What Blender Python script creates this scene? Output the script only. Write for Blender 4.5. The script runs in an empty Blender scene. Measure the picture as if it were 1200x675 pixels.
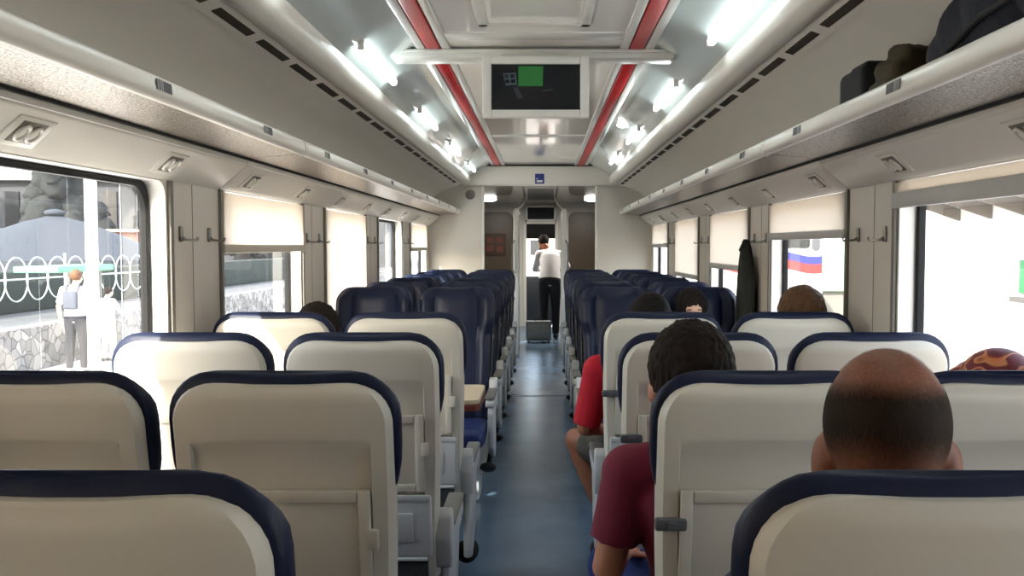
import bpy, bmesh, math, random
from mathutils import Vector, Matrix, Euler, noise as mnoise
random.seed(7)
S = bpy.context.scene
COL = S.collection
PI = math.pi
EYE = 1.53
CAMX = 0.037
F = 1050.0

# ------------------------------------------------------------------ helpers
def lerp(a, b, t): return a + (b - a) * t
def sst(a, b, x):
    t = max(0.0, min(1.0, (x - a) / (b - a))); return t * t * (3 - 2 * t)

class MB:
    """collects shapes into one bmesh"""
    def __init__(s): s.bm = bmesh.new(); s.mi = 0
    def _merge(s, b, mi=None):
        me = bpy.data.meshes.new('tmp'); 
        for f in b.faces: f.material_index = s.mi if mi is None else mi
        b.to_mesh(me); b.free(); s.bm.from_mesh(me); bpy.data.meshes.remove(me)
    def box(s, lo, hi, bev=0.0, seg=2, rot=None, fn=None):
        b = bmesh.new(); bmesh.ops.create_cube(b, size=1)
        c = [(lo[i] + hi[i]) / 2 for i in range(3)]; d = [abs(hi[i] - lo[i]) for i in range(3)]
        for v in b.verts: v.co = Vector((v.co.x * d[0], v.co.y * d[1], v.co.z * d[2]))
        if bev > 0: bmesh.ops.bevel(b, geom=b.edges[:], offset=min(bev, min(d) * .49), segments=seg, profile=.5, affect='EDGES')
        if rot is not None: bmesh.ops.rotate(b, verts=b.verts, matrix=rot)
        for v in b.verts:
            v.co += Vector(c)
            if fn: v.co = fn(v.co)
        s._merge(b)
    def ell(s, c, r, rot=None, u=24, v=16):
        b = bmesh.new(); bmesh.ops.create_uvsphere(b, u_segments=u, v_segments=v, radius=1)
        for q in b.verts: q.co = Vector((q.co.x * r[0], q.co.y * r[1], q.co.z * r[2]))
        if rot is not None: bmesh.ops.rotate(b, verts=b.verts, matrix=rot)
        for q in b.verts: q.co += Vector(c)
        s._merge(b)
    def cone(s, p0, r0, p1, r1, n=16, caps=True):
        p0 = Vector(p0); p1 = Vector(p1); d = p1 - p0
        if d.length < 1e-6: return
        z = d.normalized(); x = z.orthogonal().normalized(); y = z.cross(x)
        b = bmesh.new(); A = []; B = []
        for i in range(n):
            a = 2 * PI * i / n; o = x * math.cos(a) + y * math.sin(a)
            A.append(b.verts.new(p0 + o * r0)); B.append(b.verts.new(p1 + o * r1))
        for i in range(n):
            j = (i + 1) % n; b.faces.new((A[i], A[j], B[j], B[i]))
        if caps: b.faces.new(A[::-1]); b.faces.new(B)
        s._merge(b)
    def cap(s, p0, r0, p1, r1, n=16):
        s.cone(p0, r0, p1, r1, n); s.ell(p0, (r0,) * 3, u=n, v=10); s.ell(p1, (r1,) * 3, u=n, v=10)
    def tube(s, pts, r, n=10, close=False):
        pts = [Vector(p) for p in pts]; m = len(pts); loops = []
        up = Vector((0.123, 0.3, 0.94)).normalized()
        for i, p in enumerate(pts):
            a = pts[(i - 1) % m] if (close or i > 0) else p
            b = pts[(i + 1) % m] if (close or i < m - 1) else p
            t = (b - a).normalized(); x = t.cross(up)
            if x.length < 1e-3: x = t.orthogonal()
            x.normalize(); y = x.cross(t)
            rr = r[i] if isinstance(r, (list, tuple)) else r
            loops.append([p + (x * math.cos(2 * PI * k / n) + y * math.sin(2 * PI * k / n)) * rr for k in range(n)])
        if close: loops.append(loops[0])
        s.loft(loops, cap=not close)
    def loft(s, loops, cap=True, closed=True):
        b = bmesh.new(); V = [[b.verts.new(p) for p in l] for l in loops]; n = len(loops[0])
        for i in range(len(V) - 1):
            for k in range(n if closed else n - 1):
                j = (k + 1) % n
                try: b.faces.new((V[i][k], V[i][j], V[i + 1][j], V[i + 1][k]))
                except ValueError: pass
        if cap and closed:
            b.faces.new(V[0][::-1]); b.faces.new(V[-1])
        bmesh.ops.remove_doubles(b, verts=b.verts, dist=1e-6)
        bmesh.ops.recalc_face_normals(b, faces=b.faces)
        s._merge(b)
    def prism(s, out, axis, a0, a1, bev=0.0, seg=2):
        """2-D outline extruded along axis 0/1/2 from a0 to a1"""
        def P(u, v, a):
            return {0: (a, u, v), 1: (u, a, v), 2: (u, v, a)}[axis]
        b = bmesh.new(); A = [b.verts.new(P(u, v, a0)) for u, v in out]; B = [b.verts.new(P(u, v, a1)) for u, v in out]
        n = len(out)
        b.faces.new(A[::-1]); b.faces.new(B)
        for i in range(n):
            j = (i + 1) % n; b.faces.new((A[i], A[j], B[j], B[i]))
        bmesh.ops.recalc_face_normals(b, faces=b.faces)
        if bev > 0: bmesh.ops.bevel(b, geom=b.edges[:], offset=bev, segments=seg, profile=.5, affect='EDGES')
        s._merge(b)
    def face(s, pts):
        b = bmesh.new(); b.faces.new([b.verts.new(p) for p in pts]); s._merge(b)
    def build(s, name, mats, parent=None, sharp=38, smooth=True):
        me = bpy.data.meshes.new(name); s.bm.to_mesh(me); s.bm.free()
        if not isinstance(mats, (list, tuple)): mats = [mats]
        for m in mats: me.materials.append(m)
        if smooth:
            for p in me.polygons: p.use_smooth = True
            me.set_sharp_from_angle(angle=math.radians(sharp))
        o = bpy.data.objects.new(name, me); COL.objects.link(o)
        if parent is not None: o.parent = parent
        return o

def tag(o, label, cat, group=None, kind=None):
    if label: o['label'] = label
    if cat: o['category'] = cat
    if group: o['group'] = group
    if kind: o['kind'] = kind
    return o
def thing(name, label, cat, loc=(0, 0, 0), rz=0, group=None):
    o = bpy.data.objects.new(name, None); COL.objects.link(o)
    o.empty_display_size = .1
    o.location = loc; o.rotation_euler = (0, 0, rz)
    return tag(o, label, cat, group)
def struct(o): o['kind'] = 'structure'; return o
def dup(root, loc, rz, label, group=None):
    r = root.copy(); COL.objects.link(r); r.location = loc; r.rotation_euler = (0, 0, rz); r['label'] = label
    if group: r['group'] = group
    for ch in list(root.children):
        c = ch.copy(); COL.objects.link(c); c.parent = r
        for g in list(ch.children):
            d = g.copy(); COL.objects.link(d); d.parent = c
    return r

# ------------------------------------------------------------------ materials
def srgb(r, g, b):
    f = lambda c: (c / 255 / 12.92) if c / 255 <= .04045 else ((c / 255 + .055) / 1.055) ** 2.4
    return (f(r), f(g), f(b), 1)
def mat(name, col, rough=.5, metal=0.0, var=.06, scale=30, bump=0.0, bscale=200, spec=.5, coat=0.0, emit=None, estr=0):
    m = bpy.data.materials.new(name); m.use_nodes = True; nt = m.node_tree; N = nt.nodes; L = nt.links
    p = N['Principled BSDF']; p.inputs['Roughness'].default_value = rough; p.inputs['Metallic'].default_value = metal
    p.inputs['Specular IOR Level'].default_value = spec; p.inputs['Coat Weight'].default_value = coat
    tc = N.new('ShaderNodeTexCoord'); no = N.new('ShaderNodeTexNoise'); no.inputs['Scale'].default_value = scale
    no.inputs['Detail'].default_value = 3
    L.new(tc.outputs['Object'], no.inputs['Vector'])
    mx = N.new('ShaderNodeMix'); mx.data_type = 'RGBA'
    c = col if len(col) == 4 else (*col, 1)
    mx.inputs['A'].default_value = tuple(min(1, x * (1 - var)) for x in c[:3]) + (1,)
    mx.inputs['B'].default_value = tuple(min(1, x * (1 + var)) for x in c[:3]) + (1,)
    L.new(no.outputs['Fac'], mx.inputs['Factor']); L.new(mx.outputs['Result'], p.inputs['Base Color'])
    if bump > 0:
        n2 = N.new('ShaderNodeTexNoise'); n2.inputs['Scale'].default_value = bscale; L.new(tc.outputs['Object'], n2.inputs['Vector'])
        b = N.new('ShaderNodeBump'); b.inputs['Strength'].default_value = bump; b.inputs['Distance'].default_value = .002
        L.new(n2.outputs['Fac'], b.inputs['Height']); L.new(b.outputs['Normal'], p.inputs['Normal'])
    if emit:
        p.inputs['Emission Color'].default_value = emit; p.inputs['Emission Strength'].default_value = estr
    return m
M = {}
M['cream'] = mat('cream_plastic', srgb(206, 200, 186), .42, var=.03, scale=8)
M['greyshell'] = mat('pale_grey_plastic', srgb(190, 192, 190), .42, var=.03, scale=8)
M['navy'] = mat('navy_vinyl', srgb(21, 29, 54), .42, var=.12, scale=60, bump=.25, bscale=350, spec=.28)
M['navy_bright'] = mat('navy_vinyl_cushion', srgb(34, 52, 104), .42, var=.12, scale=60, bump=.25, bscale=350)
M['padgrey'] = mat('grey_armrest_rubber', srgb(112, 110, 104), .55)
M['latch'] = mat('dark_grey_latch', srgb(88, 90, 92), .4)
M['lampwell'] = mat('warm_grey_plastic', srgb(112, 105, 94), .4)
M['black'] = mat('black_rubber', srgb(14, 14, 15), .55, spec=.25)
M['net'] = mat('black_net', srgb(52, 54, 56), .7, var=.6, scale=260)
M['wall'] = mat('wall_laminate', srgb(212, 204, 192), .38, var=.025, scale=5)
M['panel'] = mat('white_panel', srgb(222, 217, 208), .33, var=.02, scale=5)
M['reveal'] = mat('white_window_trim', srgb(232, 230, 226), .35, var=.02)
M['ceil'] = mat('glossy_ceiling_laminate', srgb(232, 228, 222), .08, var=.02, scale=3, coat=.25)
M['ceiltrim'] = mat('white_ceiling_trim', srgb(214, 212, 205), .25, var=.02)
M['cove'] = mat('cove_paint', srgb(232, 227, 216), .36, var=.03, scale=4)
M['bulge'] = mat('light_cove_plastic', srgb(220, 216, 206), .3, var=.02, scale=4)
M['lens'] = mat('polished_light_panel', srgb(222, 230, 225), .16, metal=.2, var=.04, scale=2, coat=.6)
M['red'] = mat('red_rail_paint', srgb(196, 26, 26), .35, var=.05, scale=12)
M['slot'] = mat('dark_vent', srgb(50, 42, 30), .6)
M['grey'] = mat('grey_metal', srgb(128, 126, 120), .35, metal=.5)
M['steel'] = mat('brushed_steel', srgb(150, 148, 142), .3, metal=.9)
M['sill'] = mat('guide_grey', srgb(120, 116, 108), .45)
M['beigebar'] = mat('beige_blind_bar', srgb(196, 186, 170), .4)
M['greybar'] = mat('grey_blind_bar', srgb(192, 190, 186), .4)
M['tabletop'] = mat('beige_tabletop', srgb(226, 206, 172), .35, var=.03)
M['tableedge'] = mat('brown_table_edge', srgb(104, 52, 38), .4)
M['partition'] = mat('partition_laminate', srgb(206, 202, 194), .4, var=.03, scale=4)
M['brown'] = mat('dark_brown_laminate', srgb(70, 57, 43), .35, var=.15, scale=6)
M['white'] = mat('white_paint', srgb(226, 224, 218), .4)
M['blue_sign'] = mat('blue_sign', srgb(38, 54, 128), .4)
M['darkscreen'] = mat('dark_screen', srgb(16, 20, 26), .12, var=.1)
M['tube'] = mat('lit_tube', (1, 1, 1, 1), .4, emit=(.86, .97, 1, 1), estr=9)
M['lamp'] = mat('lit_dome_lamp', (1, 1, 1, 1), .4, emit=(1, .97, .9, 1), estr=6)
M['green_image'] = mat('green_lit_image', srgb(20, 70, 34), .3, emit=srgb(60, 160, 70), estr=.15)
M['grey_image'] = mat('grey_lit_image', srgb(30, 40, 46), .3, emit=srgb(110, 135, 145), estr=.12)
M['sticker_dark'] = mat('dark_sticker', srgb(72, 72, 76), .5)
M['sticker_light'] = mat('light_sticker', srgb(170, 168, 164), .5)
M['hair_black'] = mat('black_hair', srgb(26, 20, 17), .75, var=.5, scale=90, bump=.6, bscale=260, spec=.2)
M['hair_dark'] = mat('dark_brown_hair', srgb(32, 23, 16), .8, var=.5, scale=90, bump=.6, bscale=260, spec=.2)
M['hair_brown'] = mat('auburn_hair', srgb(92, 62, 36), .6, var=.5, scale=70, bump=.6, bscale=220, spec=.3)
M['skin'] = mat('skin', srgb(188, 128, 98), .5, var=.08, scale=40)
M['skin_tan'] = mat('tanned_skin', srgb(160, 102, 72), .48, var=.1, scale=40)
M['skin_brown'] = mat('sunburnt_skin', srgb(138, 84, 58), .55, var=.12, scale=50)
M['skin_pale'] = mat('light_skin', srgb(214, 172, 146), .5, var=.06, scale=40)
M['maroon'] = mat('maroon_jersey', srgb(116, 26, 48), .85, var=.1, scale=140, bump=.3)
M['redshirt'] = mat('red_jersey', srgb(190, 16, 40), .85, var=.08, scale=140, bump=.3)
M['camo'] = mat('mottled_shorts', srgb(84, 80, 70), .9, var=.7, scale=32)
M['jeans'] = mat('blue_denim', srgb(34, 52, 110), .85, var=.2, scale=120, bump=.3)
M['shirtwhite'] = mat('white_cotton', srgb(222, 218, 220), .8, var=.04, scale=30)
M['trouser_dark'] = mat('dark_trousers', srgb(28, 29, 36), .85, var=.15)
M['cloth_grey'] = mat('grey_cotton', srgb(120, 122, 126), .85)
M['cloth_blue'] = mat('slate_cotton', srgb(70, 82, 104), .85)
M['cloth_cream'] = mat('cream_cotton', srgb(226, 214, 180), .85)
M['cloth_rust'] = mat('rust_cotton', srgb(120, 60, 46), .85)
M['shoe'] = mat('dark_shoe', srgb(36, 32, 30), .5)
M['backpack'] = mat('grey_nylon', srgb(70, 74, 84), .8)
M['bagnavy'] = mat('navy_nylon', srgb(17, 21, 34), .8, var=.25, scale=18, bump=.4, bscale=90)
M['bagblack'] = mat('black_nylon', srgb(16, 16, 18), .8, bump=.3, bscale=90)
M['bagolive'] = mat('olive_canvas', srgb(58, 50, 30), .85, var=.2, bump=.3)
M['coat'] = mat('dark_green_coat', srgb(34, 38, 32), .85, var=.2, scale=40, bump=.4, bscale=60)
M['case'] = mat('grey_case', srgb(128, 130, 128), .5, var=.15, scale=14)
M['notice'] = mat('orange_notice', srgb(96, 44, 28), .6)

def node_mat(name):
    m = bpy.data.materials.new(name); m.use_nodes = True
    return m, m.node_tree.nodes, m.node_tree.links, m.node_tree.nodes['Principled BSDF']
# rack underside: speckled metallic laminate
m, N, L, p = node_mat('speckled_rack_laminate'); M['rack'] = m
tc = N.new('ShaderNodeTexCoord'); no = N.new('ShaderNodeTexNoise'); no.inputs['Scale'].default_value = 190; no.inputs['Detail'].default_value = 4
L.new(tc.outputs['Object'], no.inputs['Vector']); cr = N.new('ShaderNodeValToRGB')
cr.color_ramp.elements[0].position = .38; cr.color_ramp.elements[0].color = srgb(66, 60, 54)
cr.color_ramp.elements[1].position = .62; cr.color_ramp.elements[1].color = srgb(176, 166, 154)
L.new(no.outputs['Fac'], cr.inputs['Fac']); L.new(cr.outputs['Color'], p.inputs['Base Color'])
p.inputs['Metallic'].default_value = .75; p.inputs['Roughness'].default_value = .38
bp = N.new('ShaderNodeBump'); bp.inputs['Strength'].default_value = .35; bp.inputs['Distance'].default_value = .001
L.new(no.outputs['Fac'], bp.inputs['Height']); L.new(bp.outputs['Normal'], p.inputs['Normal'])
# floor vinyl
m, N, L, p = node_mat('blue_grey_vinyl_floor'); M['floor'] = m
tc = N.new('ShaderNodeTexCoord'); no = N.new('ShaderNodeTexNoise'); no.inputs['Scale'].default_value = 2.2; no.inputs['Detail'].default_value = 4
n2 = N.new('ShaderNodeTexNoise'); n2.inputs['Scale'].default_value = 240
L.new(tc.outputs['Object'], no.inputs['Vector']); L.new(tc.outputs['Object'], n2.inputs['Vector'])
ad = N.new('ShaderNodeMath'); ad.operation = 'MULTIPLY_ADD'; ad.inputs[1].default_value = .45
L.new(n2.outputs['Fac'], ad.inputs[0]); L.new(no.outputs['Fac'], ad.inputs[2])
cr = N.new('ShaderNodeValToRGB'); cr.color_ramp.elements[0].position = .4; cr.color_ramp.elements[0].color = srgb(74, 96, 116)
cr.color_ramp.elements[1].position = 1.05 if False else 1.0; cr.color_ramp.elements[1].color = srgb(102, 126, 148)
L.new(ad.outputs[0], cr.inputs['Fac']); L.new(cr.outputs['Color'], p.inputs['Base Color']); p.inputs['Roughness'].default_value = .26
# window glass: clear with pale dried rain streaks
def glass_mat(name, amount):
    m, N, L, p = node_mat(name)
    out = N['Material Output']; N.remove(p)
    tr = N.new('ShaderNodeBsdfTransparent'); tr.inputs['Color'].default_value = (.93, .95, .95, 1)
    gl = N.new('ShaderNodeBsdfGlossy'); gl.inputs['Roughness'].default_value = .02
    lw = N.new('ShaderNodeLayerWeight'); lw.inputs['Blend'].default_value = .18
    mul = N.new('ShaderNodeMath'); mul.operation = 'MULTIPLY'; mul.inputs[1].default_value = .45; L.new(lw.outputs['Facing'], mul.inputs[0])
    mx = N.new('ShaderNodeMixShader'); L.new(mul.outputs[0], mx.inputs[0]); L.new(tr.outputs[0], mx.inputs[1]); L.new(gl.outputs[0], mx.inputs[2])
    df = N.new('ShaderNodeBsdfTranslucent'); df.inputs['Color'].default_value = (.9, .92, .94, 1)
    tc = N.new('ShaderNodeTexCoord'); mp = N.new('ShaderNodeMapping'); mp.inputs['Scale'].default_value = (1, 70, .2)
    no = N.new('ShaderNodeTexNoise'); no.inputs['Scale'].default_value = 1.0; no.inputs['Detail'].default_value = 2
    L.new(tc.outputs['Object'], mp.inputs['Vector']); L.new(mp.outputs[0], no.inputs['Vector'])
    cr = N.new('ShaderNodeValToRGB'); cr.color_ramp.elements[0].position = .66; cr.color_ramp.elements[0].color = (.01,) * 3 + (1,)
    cr.color_ramp.elements[1].position = .74; cr.color_ramp.elements[1].color = (amount,) * 3 + (1,)
    L.new(no.outputs['Fac'], cr.inputs['Fac'])
    m2 = N.new('ShaderNodeMixShader'); L.new(cr.outputs['Color'], m2.inputs[0]); L.new(mx.outputs[0], m2.inputs[1]); L.new(df.outputs[0], m2.inputs[2])
    L.new(m2.outputs[0], out.inputs['Surface'])
    return m
M['glass_streaky'] = glass_mat('rain_streaked_glass', .4)
M['glass'] = glass_mat('window_glass', .12)
# roller blind fabric lets daylight glow through
m, N, L, p = node_mat('blind_fabric'); M['blind'] = m
out = N['Material Output']; p.inputs['Base Color'].default_value = srgb(236, 228, 218); p.inputs['Roughness'].default_value = .8
tl = N.new('ShaderNodeBsdfTranslucent'); tl.inputs['Color'].default_value = srgb(240, 232, 222)
wv = N.new('ShaderNodeTexNoise'); wv.inputs['Scale'].default_value = 300; tc = N.new('ShaderNodeTexCoord'); L.new(tc.outputs['Object'], wv.inputs['Vector'])
bp = N.new('ShaderNodeBump'); bp.inputs['Strength'].default_value = .15; L.new(wv.outputs['Fac'], bp.inputs['Height']); L.new(bp.outputs[0], p.inputs['Normal'])
mx = N.new('ShaderNodeMixShader'); mx.inputs[0].default_value = .66
L.new(p.outputs[0], mx.inputs[1]); L.new(tl.outputs[0], mx.inputs[2]); L.new(mx.outputs[0], out.inputs['Surface'])
# patterned headscarf
m, N, L, p = node_mat('patterned_scarf'); M['scarf'] = m
tc = N.new('ShaderNodeTexCoord'); no = N.new('ShaderNodeTexNoise'); no.inputs['Scale'].default_value = 9; no.inputs['Distortion'].default_value = 1.5
wv = N.new('ShaderNodeTexWave'); wv.wave_type = 'RINGS'; wv.inputs['Scale'].default_value = 6; wv.inputs['Distortion'].default_value = 9; wv.inputs['Detail'].default_value = 1; wv.inputs['Detail Scale'].default_value = 2
L.new(tc.outputs['Object'], wv.inputs['Vector']); L.new(tc.outputs['Object'], no.inputs['Vector'])
cr = N.new('ShaderNodeValToRGB'); e = cr.color_ramp.elements
e[0].position = .0; e[0].color = srgb(96, 14, 26); e[1].position = 1; e[1].color = srgb(120, 22, 30)
for pos, c in ((.45, srgb(128, 26, 20)), (.6, srgb(206, 118, 60)), (.8, srgb(216, 140, 90)), (.9, srgb(110, 18, 24))):
    q = e.new(pos); q.color = c
L.new(wv.outputs['Fac'], cr.inputs['Fac']); L.new(cr.outputs['Color'], p.inputs['Base Color']); p.inputs['Roughness'].default_value = .6

# ------------------------------------------------------------------ carriage shell
Y0, Y1 = -4.2, 10.9        # rear wall, end partition
WX = 1.348                 # inner face of the side walls
OX = 1.43                  # outer face
WS, WP, WL = 2.05, 1.83, 1.25   # first window start, pitch, length
SILL, WTOP = .84, 1.766
CE = EYE + .97             # ceiling height
def rrect(y0, y1, z0, z1, r, n=6):
    pts = []
    for cy, cz, a0 in ((y1 - r, z1 - r, 0), (y0 + r, z1 - r, 90), (y0 + r, z0 + r, 180), (y1 - r, z0 + r, 270)):
        for k in range(n + 1):
            a = math.radians(a0 + 90 * k / n); pts.append((cy + r * math.cos(a), cz + r * math.sin(a)))
    return pts

bx = MB(); bx.box((-OX, Y0 - .1, -.1), (OX, 17.15, 0)); struct(bx.build('floor', M['floor'], smooth=False))
b = MB(); b.box((-.37, 9.07, 0.0), (.37, 9.10, .004)); b.build('trim_6', M['grey'], smooth=False)['kind'] = 'structure'

wins = list(range(-3, 5))
def wall(side):
    name = 'wall_left' if side < 0 else 'wall_right'
    mb = MB()
    n = 6
    for k in wins:
        a = WS + WP * k; e = a + WL
        lo = a - (WP - WL) / 2; hi = e + (WP - WL) / 2
        if k == wins[0]: lo = Y0
        if k == wins[-1]: hi = Y1 + .06
        inner = rrect(a, e, SILL, WTOP, .06, n)
        corners = [(hi, 2.7), (lo, 2.7), (lo, 0), (hi, 0)]
        N_ = len(inner)
        b = bmesh.new()
        vi = [b.verts.new((side * WX, y, z)) for y, z in inner]; vo = [b.verts.new((side * OX, y, z)) for y, z in inner]
        ci = [b.verts.new((side * WX, y, z)) for y, z in corners]; co = [b.verts.new((side * OX, y, z)) for y, z in corners]
        for q, (V, Cn) in enumerate(((vi, ci), (vo, co))):
            for i in range(N_):
                j = (i + 1) % N_; c = i // (n + 1); cj = j // (n + 1)
                if c == cj: b.faces.new((V[i], V[j], Cn[c]))
                else: b.faces.new((V[i], V[j], Cn[cj], Cn[c]))
        bmesh.ops.recalc_face_normals(b, faces=b.faces)
        mb._merge(b, 0)
        # reveal
        b = bmesh.new()
        vi = [b.verts.new((side * WX, y, z)) for y, z in inner]; vo = [b.verts.new((side * OX, y, z)) for y, z in inner]
        for i in range(N_):
            j = (i + 1) % N_; b.faces.new((vi[i], vi[j], vo[j], vo[i]))
        mb._merge(b, 1)
    # panel seams on the pillars
    mb.mi = 2
    for k in wins[:-1]:
        y = WS + WP * k + WL + .25
        mb.box((side * (WX - .0012), y - .002, .2), (side * (WX + .001), y + .002, 1.77))
        for q in (.03, WP - WL - .03):
            yy = WS + WP * k + WL + q
            mb.box((side * (WX - .012), yy - .014, .5), (side * (WX + .001), yy + .014, 1.77))
    o = mb.build(name, [M['wall'], M['reveal'], M['sill']], smooth=False); struct(o)
wall(-1); wall(1)
wn = 0
for side in (-1, 1):
    for k in wins:
        wn += 1
        a = WS + WP * k; e = a + WL
        w = MB()
        o_ = rrect(a - .002, e + .002, SILL - .002, WTOP + .002, .062, 8); i_ = rrect(a + .022, e - .022, SILL + .022, WTOP - .022, .10, 8)
        X0, X1 = side * (OX - .018), side * (OX + .006)
        w.loft([[(X0, y, z) for y, z in o_], [(X0 - side * .006, *q) for q in rrect(a + .010, e - .010, SILL + .010, WTOP - .010, .085, 8)], [(X0, y, z) for y, z in i_], [(X1, y, z) for y, z in i_]], cap=False)
        root = w.build(f'window_{wn}', M['black'], sharp=60); struct(root)
        g = MB(); ii = rrect(a + .018, e - .018, SILL + .018, WTOP - .018, .1, 8)
        g.face([(side * (OX - .002), y, z) for y, z in ii])
        g.build('pane', M['glass_streaky'] if (side < 0 and k in (0,)) else M['glass'], root, smooth=False)
# roof, rear wall
b = MB(); b.box((-OX, Y0 - .1, 2.7), (OX, 17.15, 2.76)); struct(b.build('ceiling_2', M['white'], smooth=False))
b = MB(); b.box((-OX, Y0 - .1, 0), (OX, Y0, 2.7)); struct(b.build('wall_rear', M['partition'], smooth=False))
# side skin of the vestibule beyond the partition
for side, nm in ((-1, 'wall_vestibule_left'), (1, 'wall_vestibule_right')):
    b = MB()
    for lo, hi in (((Y1 + .06, 0), (11.35, 2.7)), ((12.1, 0), (17.15, 2.7)), ((11.35, 0), (12.1, .85)), ((11.35, 2.0), (12.1, 2.7))):
        b.box((side * WX, lo[0], lo[1]), (side * OX, hi[0], hi[1]))
    vw = struct(b.build(nm, M['brown'], smooth=False))
    b = MB(); b.face([(side * 1.39, 11.35, .85), (side * 1.39, 12.1, .85), (side * 1.39, 12.1, 2.0), (side * 1.39, 11.35, 2.0)]); b.build('pane', M['glass'], vw, smooth=False)

# ceiling centre (glossy) with joint strips and raised hatch frame
b = MB(); b.box((-.63, Y0, CE), (.63, Y1, CE + .02))
struct(b.build('ceiling', M['ceil'], smooth=False))
tn = 0
def trim(mb, mats, smooth=True):
    global tn
    tn += 1
    return struct(mb.build(f'trim_{10 + tn}', mats, smooth=smooth))
for side in (-1, 1):
    b = MB()
    b.box((side * .415, Y0, CE - .012), (side * .455, Y1, CE + .01), .004)
    b.box((side * .535, Y0, CE - .012), (side * .578, Y1, CE + .01), .004)
    trim(b, M['ceiltrim'])
    b = MB(); b.box((side * .455, Y0, CE - .002), (side * .535, Y1, CE + .012)); trim(b, M['black'], False)
    r = thing('ceiling_rail', 'red painted rail along the ceiling left of the screen' if side < 0 else 'red painted rail along the ceiling right of the screen', 'rail', (side * .495, 4, CE))
    b = MB(); b.box((-.034, Y0 - 4 + .01, -.016), (.034, 4.40 - 4, .002), .006); b.build('rail_bar', M['red'], r)
    b = MB(); b.box((-.034, 4.58 - 4, -.016), (.034, Y1 - 4 - .16, .002), .006); b.build('rail_bar', M['red'], r)
b = MB()
for y in (4.12, 7.9): b.box((-.415, y, CE - .006), (.415, y + .14, CE + .01), .003)
trim(b, M['ceiltrim'])
b = MB()
hx, hy0, hy1 = .245, 3.0, 3.98
for lo, hi in (((-hx, hy0), (-hx + .045, hy1)), ((hx - .045, hy0), (hx, hy1)), ((-hx, hy1 - .045), (hx, hy1)), ((-hx, hy0), (hx, hy0 + .045))):
    b.box((lo[0], lo[1], CE - .012), (hi[0], hi[1], CE + .005), .005)
hh = thing('ceiling_hatch', 'white framed access hatch in the ceiling in front of the screen', 'hatch', (0, 0, 0)); b.build('hatch_frame', M['ceiltrim'], hh)
b = MB(); b.box((-hx + .04, hy0 + .04, CE - .004), (hx - .04, hy1 - .04, CE + .004)); b.build('hatch_panel', M['ceil'], hh, smooth=False)

# coving profile and light cove, per side
def arc(pts, n=6):
    """Catmull-Rom through pts"""
    out = []
    P = [pts[0]] + list(pts) + [pts[-1]]
    for i in range(1, len(P) - 2):
        for k in range(n):
            t = k / n; a, b_, c, d = P[i - 1], P[i], P[i + 1], P[i + 2]
            out.append(tuple(.5 * (2 * b_[j] + (c[j] - a[j]) * t + (2 * a[j] - 5 * b_[j] + 4 * c[j] - d[j]) * t * t + (3 * b_[j] - a[j] - 3 * c[j] + d[j]) * t ** 3) for j in range(2)))
    out.append(pts[-1]); return out
cov = arc([(1.348, .40), (1.345, .48), (1.30, .575), (1.20, .65), (1.08, .70), (1.015, .722)])
slotband = [(1.015, .722), (1.012, .716), (.93, .742), (.925, .738)]
bul = arc([(.925, .738), (.905, .728), (.875, .728), (.845, .745), (.828, .775), (.826, .81), (.832, .83)])
for side in (-1, 1):
    b = MB()
    prof = cov
    yy = [Y0, -.2, 3.84, 7.5, Y1]
    b.loft([[(side * x, y, EYE + z) for x, z in prof] for y in (Y0, Y1)], closed=False, cap=False)
    b.loft([[(side * x, y, EYE + z) for x, z in slotband] for y in (Y0, Y1)], closed=False, cap=False)
    c = trim(b, M['cove'])
    for k in range(-6, 19):
        y = 2.68 + .425 * k + (.0 if side > 0 else .12)
        if not (-1 < y < 10.4): continue
        s = MB(); f = lambda x: .716 + (x - 1.012) / (.93 - 1.012) * (.742 - .716)
        rr = rrect(y, y + .33, 0, 1, .001, 1)
        lo_, hi_ = .955, .985
        s.loft([[(side * lo_, y, EYE + f(lo_) - .0025), (side * hi_, y, EYE + f(hi_) - .0025), (side * hi_, y + .33, EYE + f(hi_) - .0025), (side * lo_, y + .33, EYE + f(lo_) - .0025)],
                [(side * lo_, y, EYE + f(lo_) + .004), (side * hi_, y, EYE + f(hi_) + .004), (side * hi_, y + .33, EYE + f(hi_) + .004), (side * lo_, y + .33, EYE + f(lo_) + .004)]])
        s.build('vent_slot', M['slot'], c, smooth=False)
    b = MB(); b.loft([[(side * x, y, EYE + z) for x, z in bul] for y in (Y0, Y1 - .15)], closed=False, cap=False)
    trim(b, M['bulge'])
    b = MB(); b.loft([[(side * x, y, EYE + z) for x, z in ((.832, .83), (.80, .865), (.70, .925), (.60, .968), (.575, .968))] for y in (Y0, Y1 - .15)], closed=False, cap=False)
    trim(b, M['lens'])
    # fluorescent tubes
    for k in range(-1, 5):
        y0 = (3.95 if side < 0 else 3.0) + 1.87 * (k - 0) ; y1 = y0 + .88
        if y0 < .9 or y1 > 10.6: continue
        order = {-1: 'nearest', 0: 'nearest', 1: 'second nearest', 2: 'third nearest', 3: 'farthest', 4: 'farthest'}
        idx = k if side < 0 else k
        lt = thing('ceiling_light', '', 'light', (side * .755, y0, EYE + .868), 0, 'fluorescent lights along the ceiling')
        lt['ord'] = k
        t = MB(); t.cap((0, .03, 0), .018, (0, y1 - y0 - .03, 0), .018, 14); t.build('tube', M['tube'], lt)
        for q in (0.0, y1 - y0):
            t = MB(); t.box((-.014, q - .012, -.014), (.014, q + .012, .03), .004); t.build('socket', M['white'], lt)
lights = [o for o in COL.objects if o.name.startswith('ceiling_light')]
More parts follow.
